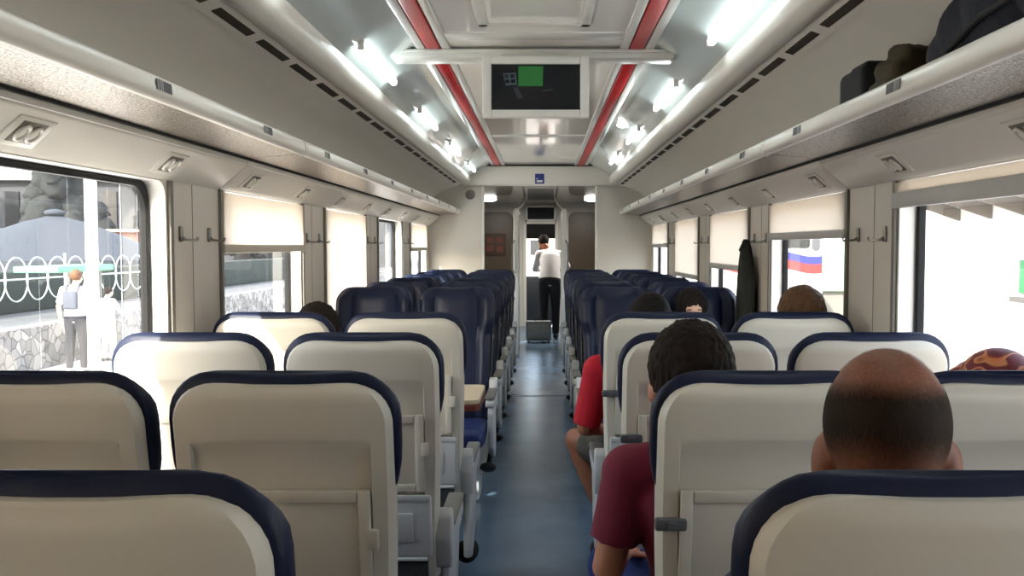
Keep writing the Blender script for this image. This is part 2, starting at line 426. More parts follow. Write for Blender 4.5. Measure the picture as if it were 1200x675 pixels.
for sd, nm in ((-1, 'left'), (1, 'right')):
    L_ = sorted([o for o in lights if o.location.x * sd > 0], key=lambda o: o.location.y)
    words = ['nearest', 'second nearest', 'third nearest', 'fourth nearest', 'fifth nearest', 'sixth nearest']
    for i, o in enumerate(L_):
        o['label'] = f'lit fluorescent tube above the {nm} seats, {words[i]} to the camera'
        del o['ord']

# slanted panels with reading lamps, racks
seams = [Y0, .18, 3.84, 7.5, Y1]
PD = (1.222, .35); PE = (1.345, .238)
nrm = Vector((-(PD[1] - PE[1]), 0, -(PE[0] - PD[0]))).normalized()     # right-hand panel faces aisle and down
for side in (-1, 1):
    sn = 'left' if side < 0 else 'right'
    for i in range(4):
        a, e = seams[i] + .005, seams[i + 1] - .005
        b = MB(); pr = [(side * PD[0], EYE + PD[1]), (side * (PD[0] + .004), EYE + PD[1] - .012), (side * PE[0], EYE + PE[1]), (side * 1.347, EYE + PE[1] + .012), (side * 1.347, EYE + .34), (side * 1.23, EYE + .365)]
        b.prism(pr, 1, a, e, .003, 1)
        b.box((side * 1.2185, a, EYE + .345), (side * 1.234, e, EYE + .364), .003)
        trim(b, M['panel'])
        # luggage rack module
        rk = thing('luggage_rack', '', 'luggage rack', (side * 1.1, a, EYE + .39))
        rk['label'] = f'overhead luggage rack module over the {sn} windows, ' + ['behind the camera', 'nearest to the camera', 'beyond the first joint', 'running up to the end partition'][i]
        l = e - a
        b = MB(); b.prism([(-side * .10, .0), (side * .235, -.028), (side * .235, .004), (-side * .10, .02)], 1, 0, l); b.build('shelf', M['rack'], rk, smooth=False)
        b = MB(); pf = [(.0, .0), (-.012, -.008), (-.024, -.006), (-.034, .004), (-.037, .018), (-.034, .032), (-.030, .047), (-.022, .056), (-.010, .056), (-.004, .047), (-.004, .02)]
        b.prism([(side * (-.10 + x), z) for x, z in pf], 1, 0, l); b.build('front_lip', M['panel'], rk, sharp=60)
        if i < 3:
            b = MB()
            pts = [(side * (-.117 + x * 1.12 + .019 * 1.12 - .0), z * 1.08 - .001) for x, z in pf]
            b.prism([(side * (-.10 + (x + .018) * 1.14 - .018), (z - .025) * 1.12 + .025) for x, z in pf], 1, l - .03, l - .006); b.build('joint_collar', M['panel'], rk)
            b = MB(); b.prism([(side * (-.10 + (x + .018) * 1.04 - .018), (z - .025) * 1.04 + .025) for x, z in pf], 1, l - .006, l - .0005); b.build('joint_seal', M['sill'], rk)
        b = MB(); b.box((side * .108, 0, -.027), (side * .120, l, -.017)); b.build('shadow_gap_strip', M['black'], rk, smooth=False)
        # seat number stickers on the lip
        for k in range(-3, 11):
            y = 2.39 + .9 * k
            if not (a + .15 < y < e - .1) or y < .6: continue
            s = MB(); xx = side * (-.1375 - .0005)
            w_ = .05
            q0 = Vector((side * (-.1365), y - a - w_, .020)); q1 = Vector((side * (-.1325), y - a - w_, .046))
            def patch(y0, y1, off):
                s.face([(side * (-.1365) - side * off, y0, .016), (side * (-.1365) - side * off, y1, .016), (side * (-.1345) - side * off, y1, .044), (side * (-.1345) - side * off, y0, .044)])
            s.mi = 0; patch(y - a - .05, y - a + .05, .0015)
            s.mi = 1; patch(y - a - .042, y - a - .006, .0022)
            s.mi = 0
            for q in (-.036, -.028, -.018): patch(y - a + q, y - a + q + .004, .0028)
            s.build('number_sticker', [M['sticker_dark'], M['sticker_light']], rk, smooth=False)
    sm_ = MB()
    for y in (.18, 3.84, 7.5): sm_.prism([(side * (PD[0] + .002), EYE + PD[1] - .001), (side * (PE[0] + .001), EYE + PE[1] + .002), (side * 1.347, EYE + .26), (side * 1.24, EYE + .355)], 1, y - .004, y + .004)
    trim(sm_, M['slot'], False)
    # reading lamps
    n_ = Vector((-side * abs(nrm.x), 0, nrm.z))
    t1 = Vector((0, 1, 0)); t2 = n_.cross(t1)
    Rm = Matrix((t1, t2, n_)).transposed()   # local x->y axis, local z->normal
    kk = 0
    for k in range(-1, 10):
        y = 2.30 + .885 * k
        if y > 10.5 or y < 1.0: continue
        c = Vector((side * (PD[0] * .5 + PE[0] * .5), y, EYE + (PD[1] + PE[1]) / 2)) + n_ * .001
        kk += 1
        wd = ['nearest to the camera', 'second', 'third', 'fourth', 'fifth', 'sixth', 'seventh', 'eighth', 'ninth', 'tenth', 'eleventh'][kk - 1]
        lp = thing('reading_lamp', f'twin reading lamp in the sloping panel over the {sn} windows, ' + (wd if kk == 1 else wd + ' from the camera'), 'lamp', c, 0, 'reading lamps over the windows')
        lp.rotation_euler = Rm.to_euler()
        s = MB(); s.box((-.085, -.05, -.004), (.085, .05, .008), .004); s.build('lamp_plate', M['bulge'], lp)
        s = MB(); s.box((-.055, -.036, .006), (.055, .036, .0095), .003); s.build('lamp_well', M['lampwell'], lp)
        for q in (-.026, .026):
            s = MB(); s.tube([(q + .019 * math.cos(t * PI / 8), .024 * math.sin(t * PI / 8), .013) for t in range(16)], .005, 8, True)
            s.ell((q, 0, .010), (.016, .02, .005)); s.build('lamp_ring', M['panel'], lp)

# coat hooks
hk0 = None
def make_hook():
    r = thing('coat_hook', '', 'hook', (0, 0, 0), 0, 'coat hooks on the pillars')
    s = MB(); s.box((-.0, -.016, -.03), (.008, .016, .03), .006); s.build('hook_plate', M['steel'], r)
    s = MB(); s.tube([(.006, 0, -.012), (.02, 0, -.022), (.05, 0, -.024), (.064, 0, -.024), (.067, 0, -.012)], [.006, .005, .0045, .0045, .005], 8); s.build('hook_peg', M['steel'], r)
    return r
hk0 = make_hook(); first = True
pill = ['beside the first window', 'beside the second window', 'beside the third window', 'beside the fourth window']
for side in (-1, 1):
    for k in range(0, 4):
        for j, q in enumerate((.13, .42)):
            y = WS + WP * k + WL + q
            lab = f"bent steel coat hook, {('nearer' if j == 0 else 'farther')} of two on the {'left' if side < 0 else 'right'} pillar " + pill[k]
            loc = (side * (WX - .0005), y, EYE + .045); rz = 0 if side < 0 else PI
            if first: hk0.location = loc; hk0.rotation_euler = (0, 0, rz); hk0['label'] = lab; first = False
            else: dup(hk0, loc, rz, lab)

# roller blinds: (side, window index, bottom z relative to eye)
bl = [(-1, -2, -.66, 'unseen white blind added to cut light on the left, second window behind the camera'), (1, -2, -.66, 'unseen white blind added to cut light on the right, second window behind the camera'),  # rear blinds are unseen, added to darken the front seats
      (-1, -3, -.66, 'unseen white blind added to cut light on the left, rearmost window'), (1, -3, -.66, 'unseen white blind added to cut light on the right, rearmost window'),
      (-1, -1, -.66, 'unseen white roller blind pulled down to keep sun out, left window behind the camera'),  # unseen blind added to keep sun off the second-row window seat
      (-1, 1, .005, 'cream roller blind half down over the left window beyond the first pillar'),
      (-1, 2, -.62, 'white roller blind pulled right down over a left window'),
      (-1, 4, -.02, 'cream roller blind half down at the last left window by the partition'),
      (1, 0, .195, 'rolled up blind with grey bar across the top of the nearest right window'),
      (1, 1, .07, 'pinkish roller blind a third down above the locomotive view'),
      (1, 2, -.13, 'pinkish roller blind half down beside the hanging coat'),
      (1, 3, -.25, 'pinkish roller blind mostly down at the fourth right window'),
      (1, 4, .02, 'pinkish roller blind at the last right window by the partition')]
for side, k, zb, lab in bl:
    a = WS + WP * k - .02; e = a + WL + .04
    r = thing('roller_blind', lab, 'blind', (side * (WX - .012), (a + e) / 2, EYE + .23), 0, 'roller blinds at the windows')
    h = (e - a) / 2; d = zb - .23
    s = MB(); s.box((-.001, -h, d), (.001, h, 0.0)); s.build('blind_fabric', M['blind'], r, smooth=False)
    s = MB(); s.box((-.011, -h - .008, d - (.058 if k == 0 else .038)), (.011, h + .008, d), .004); s.build('bottom_bar', M['beigebar'] if side < 0 else M['greybar'], r)

# ------------------------------------------------------------------ crossbar, screen
r = thing('ceiling_crossbar', 'pale metal crossbar spanning the ceiling above the hanging screen', 'bar', (0, 4.42, CE))
s = MB(); s.box((-.70, 0, -.055), (.68, .15, -.0135), .003); s.build('bar_body', M['ceiltrim'], r)
s = MB(); s.box((-.70, -.012, -.03), (.68, .0, -.0135), .003); s.build('front_flange', M['ceiltrim'], r)
tv = thing('television', 'small white framed screen hanging from the ceiling crossbar', 'screen', (.004, 4.28, EYE + .75))
w, h, tw = .252, .143, .042
s = MB()
for lo, hi in (((-w, -h), (-w + tw, h)), ((w - tw, -h), (w, h)), ((-w + tw + .0005, h - .036), (w - tw - .0005, h)), ((-w + tw + .0005, -h), (w - tw - .0005, -h + .036))):
    s.box((lo[0], -.012, lo[1]), (hi[0], .03, hi[1]), .005)
s.build('screen_frame', M['white'], tv)
s = MB(); s.box((-w + .01, .01, -h + .008), (w - .01, .10, h - .008), .01); s.build('screen_housing', M['white'], tv)
s = MB(); s.box((-w + tw - .003, .002, -h + .033), (w - tw + .003, .009, h - .033)); sc = s.build('display', M['darkscreen'], tv, smooth=False)
def shape(name, pts, m, d, par):
    s = MB(); s.face([(x, d, z) for x, z in pts]); return s.build(name, m, par, smooth=False)
shape('green_picture', [(-.083, .005), (.033, .005), (.035, .098), (-.082, .098)], M['green_image'], .0008, sc)
shape('grey_tiles', [(-.155, .065), (-.095, .068), (-.088, .012), (-.142, .008)], M['grey_image'], .0008, sc)
for (x, z) in ((-.148, .06), (-.121, .061), (-.145, .036), (-.118, .037)):
    shape('tile_gap', [(x, z), (x + .02, z), (x + .02, z - .018), (x, z - .018)], M['darkscreen'], .0003, sc)
shape('pale_streak', [(.03, -.02), (.08, -.012), (.08, -.009), (.03, -.017)], M['grey_image'], .0008, sc)
shape('pale_figure', [(-.11, 0), (-.085, .0), (-.06, -.05), (-.085, -.055)], mat('dim_image', srgb(30, 34, 40), .3, emit=srgb(70, 78, 88), estr=.1), .0008, sc)
s = MB(); s.box((-.16, .03, .12), (.16, .11, .162), .006); s.build('mount', M['ceiltrim'], tv)
s = MB(); s.ell((0, 0, 0), (.05, .05, .02)); o = s.build('dome_lamp', M['lamp']); o.location = (.66, 7.0, EYE + .935)
tag(o, 'small round white lamp beside the right ceiling light strip', 'lamp')

# ------------------------------------------------------------------ end partition and vestibule
PT = EYE + .73
for side, nm in ((-1, 'wall_end_left'), (1, 'wall_end_right')):
    b = MB(); b.box((side * .685, Y1, 0), (side * WX, Y1 + .06, 2.7)); struct(b.build(nm, M['partition'], smooth=False))
    b = MB(); b.box((side * .675, Y1 - .012, 0), (side * .70, Y1 + .07, PT), .006); trim(b, M['white'])
b = MB(); b.box((-.685, Y1, PT), (.685, Y1 + .06, 2.7)); struct(b.build('wall_end_header', M['partition'], smooth=False))
b = MB(); b.box((-.99, Y1 - .14, PT - .01), (.99, Y1 - .0005, CE - .004), .03, 3); trim(b, M['panel'])
b = MB(); b.box((-.99, Y1 - .15, CE - .02), (.99, Y1 - .13, CE - .004)); trim(b, M['black'], False)
r = thing('pictogram_sign', 'small blue sign with white symbol on the header above the passage', 'sign', (0.0, Y1 - .141, EYE + .80))
s = MB(); s.box((-.055, -.006, -.06), (.055, 0, .06), .003); s.build('sign_plate', M['blue_sign'], r)
s = MB(); s.box((-.035, -.0075, -.042), (.035, -.006, -.018)); s.box((-.04, -.0075, -.005), (-.02, -.006, .005)); s.build('symbol', M['white'], r, smooth=False)
s = MB(); s.cone((0, 0, 0), .06, (0, -.012, 0), .055, 24); s.cone((0, -.012, 0), .03, (0, -.018, 0), .028, 20); o = s.build('speaker_grille', M['sill']); o.location = (-.84, Y1, EYE + .62)  # round speaker grille mounted on the end partition
tag(o, 'small round speaker grille on the left end partition', 'grille')
VC = 2.32
b = MB(); b.box((-WX, Y1 + .06, VC), (WX, 17.0, VC + .05)); struct(b.build('ceiling_3', mat('vestibule_ceiling', srgb(176, 166, 150), .14, coat=.5), smooth=False))
# end wall at y=17 with door opening
DX0, DX1, DT = -.30, .30, 1.97
b = MB()
b.box((-WX, 17.0, 0), (DX0, 17.06, VC)); b.box((DX1, 17.0, 0), (WX, 17.06, VC)); b.box((DX0, 17.0, DT), (DX1, 17.06, VC))
struct(b.build('wall_front', M['partition'], smooth=False))
for side in (-1, 1):
    b = MB(); rr = [(side * (.93 + (x)), z) for x, z in rrect(-.40, .40, .05, 2.16, .12, 6)]
    b.prism(rr, 1, 16.95, 16.999, .008, 1); trim(b, M['brown'])
    # white jambs standing in the vestibule either side of the passage
    gd = thing('glass_screen', f"pale framed glass screen on the {'left' if side < 0 else 'right'} of the passage beyond the partition", 'screen', (side * .335 + .0, 12.5, 0))
    s = MB(); s.box((-.036, -.03, 0), (.036, .03, 2.02), .01); s.build('post', M['white'], gd)
    s = MB(); s.box((-.02, 1.3, 0), (.02, 1.36, 2.02), .01); s.build('post', M['white'], gd)
    s = MB(); s.box((-.022, -.03, 2.0), (.022, 1.36, 2.05), .008); s.build('top_rail', M['white'], gd)
    s = MB(); s.box((-.02, .0, .02), (.02, 1.34, .9), .004); s.build('lower_panel', M['greyshell'], gd)
    s = MB(); s.face([(0, .03, .9), (0, 1.3, .9), (0, 1.3, 2.0), (0, .03, 2.0)]); s.build('pane', M['glass'], gd, smooth=False)
    s = MB(); s.tube([(0, 0, 2.03), (-side * .06, 1.2, 2.16), (-side * .09, 2.2, VC - .01)], .022, 10); s.build('grab_bar', M['white'], gd)
    s = MB(); s.tube([(side * .02, -.04, 1.15), (side * .05, -.07, 1.2), (side * .05, -.07, 1.55), (side * .02, -.04, 1.6)], .012, 8); s.build('handle', M['steel'], gd)
    lp = MB(); lp.ell((0, 0, 0), (.13, .13, .035)); o = lp.build('ceiling_lamp', M['lamp']); o.location = (side * .86, 15.0, VC - .02)
    tag(o, f"oval white ceiling lamp in the vestibule on the {'left' if side < 0 else 'right'}", 'lamp')
r = thing('notice_sign', 'orange notices fixed on the brown wall left of the far door', 'notice', (-.86, 16.94, 1.5))
s = MB(); s.box((-.2, -.006, -.16), (.2, .0, .26), .003); s.build('board', mat('notice_back', srgb(64, 42, 30), .6), r)
for x, z in ((-.1, .14), (.08, .14), (-.1, -.02), (.08, -.03)):
    s = MB(); s.box((x - .06, -.009, z - .055), (x + .06, -.005, z + .055)); s.build('notice_sheet', M['notice'], r, smooth=False)
r = thing('display_panel', 'dark white framed display panel above the far door', 'screen', (0, 16.98, 2.14))
s = MB()
for lo, hi in (((-.29, -.15), (-.25, .15)), ((.25, -.15), (.29, .15)), ((-.29, .11), (.29, .15)), ((-.29, -.15), (.29, -.11))): s.box((lo[0], -.05, lo[1]), (hi[0], 0.019, hi[1]), .006)
s.build('display_frame', M['white'], r)
s = MB(); s.box((-.26, -.03, -.12), (.26, -.02, .12)); s.build('display_glass', M['darkscreen'], r, smooth=False)
# far door
d = MB()
for lo, hi in (((DX0 - .03, 0), (DX0 + .03, DT + .03)), ((DX1 - .03, 0), (DX1 + .03, DT + .03)), ((DX0, DT - .03), (DX1, DT + .03))): d.box((lo[0], 16.97, lo[1]), (hi[0], 17.08, hi[1]), .006)
dr = struct(d.build('door_1', M['white']))
d = MB(); d.box((DX0 + .03, 17.02, .02), (DX1 - .03, 17.05, .95), .004); d.build('door_panel', mat('dark_door', srgb(44, 50, 58), .4), dr)
d = MB(); d.box((-.022, 17.01, .95), (.022, 17.06, DT - .03), .004); d.build('door_mullion', M['black'], dr)
d = MB(); d.box((DX0 + .03, 17.015, 1.66), (DX1 - .03, 17.055, DT - .02), .01); d.build('door_top_panel', M['black'], dr)
d = MB(); d.face([(DX0 + .03, 17.035, .95), (DX1 - .03, 17.035, .95), (DX1 - .03, 17.035, 1.66), (DX0 + .03, 17.035, 1.66)]); d.build('pane', M['glass'], dr, smooth=False)

# ------------------------------------------------------------------ seats
def rec(z): return .16 * (1.2 - z)
def seat_w(z):
    w = lerp(.208, .217, sst(.44, .9, z)); w = lerp(w, .2455, sst(.91, 1.09, z))
    return w
def backrest_mesh():
    zs = [.43, .45, .5, .58, .66, .74, .82, .89, .94, .98, 1.02, 1.06, 1.1, 1.135, 1.16, 1.185, 1.205, 1.222, 1.236, 1.247, 1.255, 1.26]
    loops = []
    r = .10
    for z in zs:
        w = seat_w(z)
        if z > 1.16: w -= r - math.sqrt(max(0, r * r - (z - 1.16) ** 2))
        th = 1.0
        if z > 1.19: th = max(.12, math.sqrt(max(0, 1 - ((z - 1.19) / .0705) ** 2)))
        if z < .5: th = .55 + .45 * sst(.43, .5, z)
        yb = .028
        loop = []
        us = [-1, -.96, -.85, -.5, 0, .5, .85, .96, 1]
        hd = sst(.96, 1.03, z) * (1 - sst(1.18, 1.25, z))
        def zz(u): return z + .005 * sst(.25, .8, abs(u)) * sst(1.13, 1.25, z) * (1 if abs(u) < 1.1 else 0)
        def yf(u):
            a = abs(u)
            t = .092 + .018 * math.exp(-((z - .66) / .14) ** 2) * (1 - a ** 2)
            t += .052 * sst(.55, .88, a) * hd
            t += .03 * sst(.6, .85, a) * (1 - sst(.9, 1.0, z))
            t += .014 * hd * (1 - sst(.3, .55, a))
            t -= .012 * math.exp(-((a - .58) / .05) ** 2)
            t -= .010 * math.exp(-((z - .955) / .012) ** 2) * (1 - sst(.5, .6, a))
            return t
        mid = .06
        for u in us:
            e = .02 * (abs(u) ** 6)
            y = yb + e; y = mid + (y - mid) * th
            loop.append((u * w, y + rec(z), zz(u)))
        fu = [1, .985, .95, .9, .84, .78, .7, .64, .58, .52, .44, .3, .15, 0]
        fu = fu + [-q for q in fu[-2::-1]]
        for u in fu:
            y = yb + (yf(u) - yb) * max(.25, (1 - abs(u) ** 9)) ** .5
            y = mid + (y - mid) * th
            loop.append((u * w, y + rec(z) + .0005, zz(u)))
        loops.append(loop)
    return loops
def make_seat(sd, window):
    """sd = +1/-1: local x direction of the aisle"""
    root = thing('train_seat', '', 'seat')
    b = MB(); b.loft(backrest_mesh()); b.build('backrest', M['navy'], root, sharp=70)
    # cushion
    b = MB(); lo = []
    for y, z0, z1, w in ((.19, .36, .41, .17), (.20, .345, .435, .20), (.24, .335, .455, .205), (.4, .33, .457, .207), (.56, .33, .462, .207), (.62, .335, .462, .205), (.655, .35, .45, .20), (.67, .37, .42, .18)):
        pts = []
        for k in range(28):
            a = 2 * PI * k / 28; cx = math.copysign(abs(math.cos(a)) ** .4, math.cos(a)); cz = math.copysign(abs(math.sin(a)) ** .4, math.sin(a))
            zc = (z0 + z1) / 2 + cz * (z1 - z0) / 2
            if cz > 0: zc -= .008 * (1 - cx * cx)
            pts.append((cx * w, y, zc))
        lo.append(pts)
    b.loft(lo); b.build('seat_cushion', M['navy_bright'], root, sharp=70)
    # cream shell with sunken panel
    w0 = .2335; r = .085; top = 1.238
    rows = [.47, .50, .503, .60, .74, .88, 1.0, 1.06, 1.092, 1.113, 1.125, 1.142, 1.16, 1.18, 1.197, 1.211, 1.222, 1.23, 1.235, 1.237]
    cols = [-1, -.985, -.95, -.89, -.815, -.80, -.6, -.4, -.2, 0, .2, .4, .6, .80, .815, .89, .95, .985, 1]
    b = bmesh.new(); G = []
    def P(u, z, dy=None):
        w = w0
        if z > top - r: w = w0 - r + math.sqrt(max(0, r * r - (z - (top - r)) ** 2))
        if z < 1.0: w = lerp(.221, w0, sst(.55, 1.0, z))
        y = rec(z) + .016 * abs(u) ** 4 + (.02 * sst(.96, 1.0, abs(u)))
        y += .018 * sst(top - .03, top, z) ** 2
        if abs(u) <= .801 and .502 < z < 1.11: y += .015
        zz = z + (.008 * (1 - (u / .815) ** 2) if abs(u) < .815 and 1.1 < z < 1.12 else 0) + .003 * sst(.25, .8, abs(u)) * sst(1.13, 1.23, z)
        if dy is not None: y = rec(z) + dy
        return Vector((u * w, y, zz))
    rows = [z + (top - 1.237) if z > 1.13 else z for z in rows]
    for z in rows: G.append([b.verts.new(P(u, z)) for u in cols])
    for i in range(len(rows) - 1):
        for j in range(len(cols) - 1): b.faces.new((G[i][j], G[i][j + 1], G[i + 1][j + 1], G[i + 1][j]))
    rim = [(0, z) for z in rows]
    edge = [G[0][j] for j in range(len(cols))] + [G[i][-1] for i in range(1, len(rows))] + [G[-1][j] for j in range(len(cols) - 2, -1, -1)] + [G[i][0] for i in range(len(rows) - 2, 0, -1)]
    E2 = []
    for v in edge:
        E2.append(b.verts.new((v.co.x, max(v.co.y, rec(v.co.z)) + .03, v.co.z)))
    for i in range(len(edge)):
        j = (i + 1) % len(edge)
        try: b.faces.new((edge[i], edge[j], E2[j], E2[i]))
        except ValueError: pass
    bmesh.ops.recalc_face_normals(b, faces=b.faces)
    mb = MB(); mb._merge(b); mb.build('back_shell', M['cream'], root, sharp=45)
    warp = lambda c: Vector((c.x, rec(c.z) + c.y, c.z))
    # folded tray table
    b = MB(); b.box((-.186, .002, .765), (.186, .0095, 1.012), .003, fn=warp)
    for lo, hi in (((-.186, .765), (-.16, 1.012)), ((.16, .765), (.186, 1.012)), ((-.1595, .985), (.1595, 1.012)), ((-.1595, .765), (.1595, .79))):
        b.box((lo[0], -.008, lo[1]), (hi[0], .004, hi[1]), .004, fn=warp)
    b.build('tray_table', M['cream'], root)
    # latch on the aisle side
    b = MB(); x0 = sd * (.207 if sd < 0 else .19)
    if sd > 0: b.box((x0 - .012, -.012, .88), (x0 + .012, .006, .925), .004, fn=warp)
    else: b.box((min(x0 - .034, x0 + .034), -.020, .925), (max(x0 - .034, x0 + .034), .006, .952), .006, fn=warp)
    if sd < 0: b.box((x0 - .012, -.026, .930), (x0 + .012, -.01, .947), .004, fn=warp)
    b.build('tray_latch', M['latch'] if sd < 0 else M['cream'], root)
    # lower moulding and net pocket
    b = MB(); b.box((-.205, -.02, .55), (.205, .012, .752), .010, 3, fn=warp)
    b.box((-.15, -.026, .60), (.15, -.018, .70), .006, fn=warp); b.box((-.205, -.024, .735), (.205, -.01, .758), .005, fn=warp)
    b.build('lower_moulding', M['greyshell'], root)
    b = MB(); b.box((-.19, -.012, .38), (.19, .01, .548), .004, fn=warp); b.build('net_pocket', M['net'], root)
    b = MB(); b.tube([Vector((x, rec(.545) - .016, .545)) for x in (-.19, -.1, 0, .1, .19)], .007, 8); b.build('pocket_rim', M['greyshell'], root)
    # base
    b = MB(); b.prism([(.14, .33), (.62, .32), (.60, .27), (.50, .20), (.46, .02), (.50, 0), (.20, 0), (.24, .02), (.22, .20), (.13, .3)], 0, -.17, .17, .008)
    b.build('seat_base', M['greyshell'], root)
    # armrests
    xs = [(sd * .238, .027, True), (-sd * .001, 0, False)] if not window else [(sd * .264, .02, False), (-sd * .252, .02, False)]
    for xc, hw, panel in xs:
        if hw == 0: continue
        pr = [(.13, .50), (.11, .60), (.12, .67), (.145, .695), (.17, .68), (.18, .62), (.50, .615), (.535, .60), (.53, .565), (.40, .55), (.22, .54), (.2, .50)]
        a = MB(); a.prism(pr, 0, xc - hw, xc + hw, .008, 2); ar = a.build('armrest', M['greyshell'], root, sharp=60)
        a = MB(); a.box((xc - hw - .002, .20, .612), (xc + hw + .002, .54, .634), .009, 3); a.build('armrest_pad', M['padgrey'], ar)
        if panel:
            a = MB(); a.prism([(.20, .56), (.46, .57), (.50, .52), (.46, .40), (.44, .30), (.36, .24), (.24, .20), (.17, .22), (.16, .36)], 0, xc - .018, xc + .016, .012, 3)
            a.build('side_panel', M['greyshell'], root, sharp=60)
            a = MB(); a.ell((xc - sd * .02, .40, .175), (.05, .085, .03), Euler((.3, 0, 0)).to_matrix()); a.cone((xc - sd * .01, .30, .24), .014, (xc - sd * .02, .36, .18), .016, 10); a.build('recline_pedal', M['black'], root)
    return root

RX = {'a': .516, 'w': 1.045}
FWD = [.998, 1.845, 2.69, 3.535]
BWD = [5.83 + .85 * k for k in range(6)]
labels = {
 ('L', 1, 'a'): 'cream-backed seat with thick navy rim on the left, closest seat to the camera',
 ('L', 1, 'w'): 'cream-backed window seat beside the closest left seat, outside the frame',
 ('L', 2, 'a'): 'cream-backed left aisle seat with closed tray, second from the camera',
 ('L', 2, 'w'): 'cream-backed left window seat with navy rim, cut off by the picture edge',
 ('L', 3, 'a'): 'cream-backed left aisle seat, third from the camera, pale grey lower moulding in view',
 ('L', 3, 'w'): 'cream-backed left window seat with bright sunlight on its window-side shoulder',
 ('L', 4, 'a'): 'cream-backed left aisle seat whose back stands before the small table',
 ('L', 4, 'w'): 'cream-backed left window seat with dark hair showing past its corner',
 ('R', 1, 'a'): 'cream-backed seat with navy rim in front of the balding head',
 ('R', 1, 'w'): 'cream-backed window seat beside the balding passenger, outside the frame',
 ('R', 2, 'a'): 'cream-backed aisle seat occupied by the passenger in maroon',
 ('R', 2, 'w'): 'cream-backed window seat just below the patterned headscarf',
 ('R', 3, 'a'): 'cream-backed aisle seat mostly hidden behind the round dark-haired head',
 ('R', 3, 'w'): 'cream-backed right window seat with sunlit navy top beside the balding head',
 ('R', 4, 'a'): 'cream-backed aisle seat occupied by the passenger in red',
 ('R', 4, 'w'): 'cream-backed right window seat under the auburn-haired head',
}
ordw = ['first', 'second', 'third', 'fourth', 'fifth', 'last']
protos = {}
def place_seat(sd, win, loc, rz, lab, grp):
    key = (sd, win)
    if key not in protos:
        s = make_seat(sd, win); protos[key] = s
        s.location = loc; s.rotation_euler = (0, 0, rz); tag(s, lab, 'seat', grp); return s
    return dup(protos[key], loc, rz, lab, grp)
for sn, sx in (('L', -1), ('R', 1)):
    for ch in ('a', 'w'):
        for i, y in enumerate(FWD):
            place_seat(-sx, ch == 'w', (sx * RX[ch], y, 0), 0, labels[(sn, i + 1, ch)], 'cream-backed seats facing away')
        for i, y in enumerate(BWD):
            lab = f"navy seat facing the camera {'on the aisle' if ch == 'a' else 'by the windows'}, {'left' if sx < 0 else 'right'} side, {ordw[i]} row of six"
            place_seat(sx, ch == 'w', (sx * RX[ch], y, 0), PI, lab, 'navy seats facing the camera')

# table in the left bay
t = thing('bay_table', 'small beige table with brown edge between the facing left seats', 'table', (-.83, 4.75, 0))
s = MB(); s.prism([(x, z) for x, z in rrect(-.49, .545, -.25, .25, .04, 5)], 2, .728, .752, .003, 1); s.build('table_top', M['tabletop'], t)
s = MB(); s.prism([(x, z) for x, z in rrect(-.494, .549, -.254, .254, .044, 5)], 2, .69, .7275, .004, 1); s.build('table_edge', M['tableedge'], t)
s = MB(); s.box((-.44, -.05, .03), (-.38, .05, .69), .015); s.build('table_leg', M['greyshell'], t)
s = MB(); s.box((-.47, -.06, 0), (-.35, .06, .03), .01); s.build('table_foot', M['greyshell'], t)

# ------------------------------------------------------------------ people
def bake(mb, name, m, parent, vox, smooth=3, fuzz=0.0):
    o = mb.build(name, m, None, smooth=False)
    md = o.modifiers.new('r', 'REMESH'); md.mode = 'VOXEL'; md.voxel_size = vox; md.use_smooth_shade = True
    if smooth:
        ms = o.modifiers.new('s', 'SMOOTH'); ms.factor = .5; ms.iterations = smooth
    dg = bpy.context.evaluated_depsgraph_get(); dg.update()
    me = bpy.data.meshes.new_from_object(o.evaluated_get(dg))
    if fuzz:
        for v in me.vertices:
            c = v.co; q = mnoise.noise(Vector((c.x * 120, c.y * 120, c.z * 40))) + .6 * mnoise.noise(Vector((c.x * 40 + 9, c.y * 40, c.z * 30)))
            v.co = c + v.normal * q * fuzz
    for p in me.polygons: p.use_smooth = True
    old = o.data; o.modifiers.clear(); o.data = me; bpy.data.meshes.remove(old)
    me.name = name
    if not me.materials: me.materials.append(m)
    o.parent = parent
    return o
V = Vector
def hand(mb, w, d, nrm, s=1.0, side=1):
    """palm, four bent fingers and a thumb. d: direction, nrm: palm normal"""
    d = V(d).normalized(); nrm = V(nrm); nrm = (nrm - d * nrm.dot(d)).normalized(); x = d.cross(nrm)
    w = V(w)
    R = Matrix((x, d, nrm)).transposed()
    mb.ell(w + d * .045 * s, (.040 * s, .052 * s, .015 * s), R)
    for i, (o, l) in enumerate(((-.029, .062), (-.0095, .074), (.0105, .070), (.030, .054))):
        k0 = w + d * .085 * s + x * o * s
        k1 = k0 + (d * .95 + nrm * .3 + x * o * 3).normalized() * l * .5 * s
        k2 = k1 + (d * .7 + nrm * .75 + x * o * 3).normalized() * l * .5 * s
        mb.cap(k0, .0092 * s, k1, .0085 * s, 8); mb.cap(k1, .0085 * s, k2, .0075 * s, 8)
    q = w + d * .025 * s - x * .034 * s * side
    q1 = q + (d * .6 - x * side * .8 + nrm * .2).normalized() * .034 * s
    q2 = q1 + (d * .9 - x * side * .2 + nrm * .3).normalized() * .028 * s
    mb.cap(q, .013 * s, q1, .0105 * s, 8); mb.cap(q1, .0105 * s, q2, .0085 * s, 8)
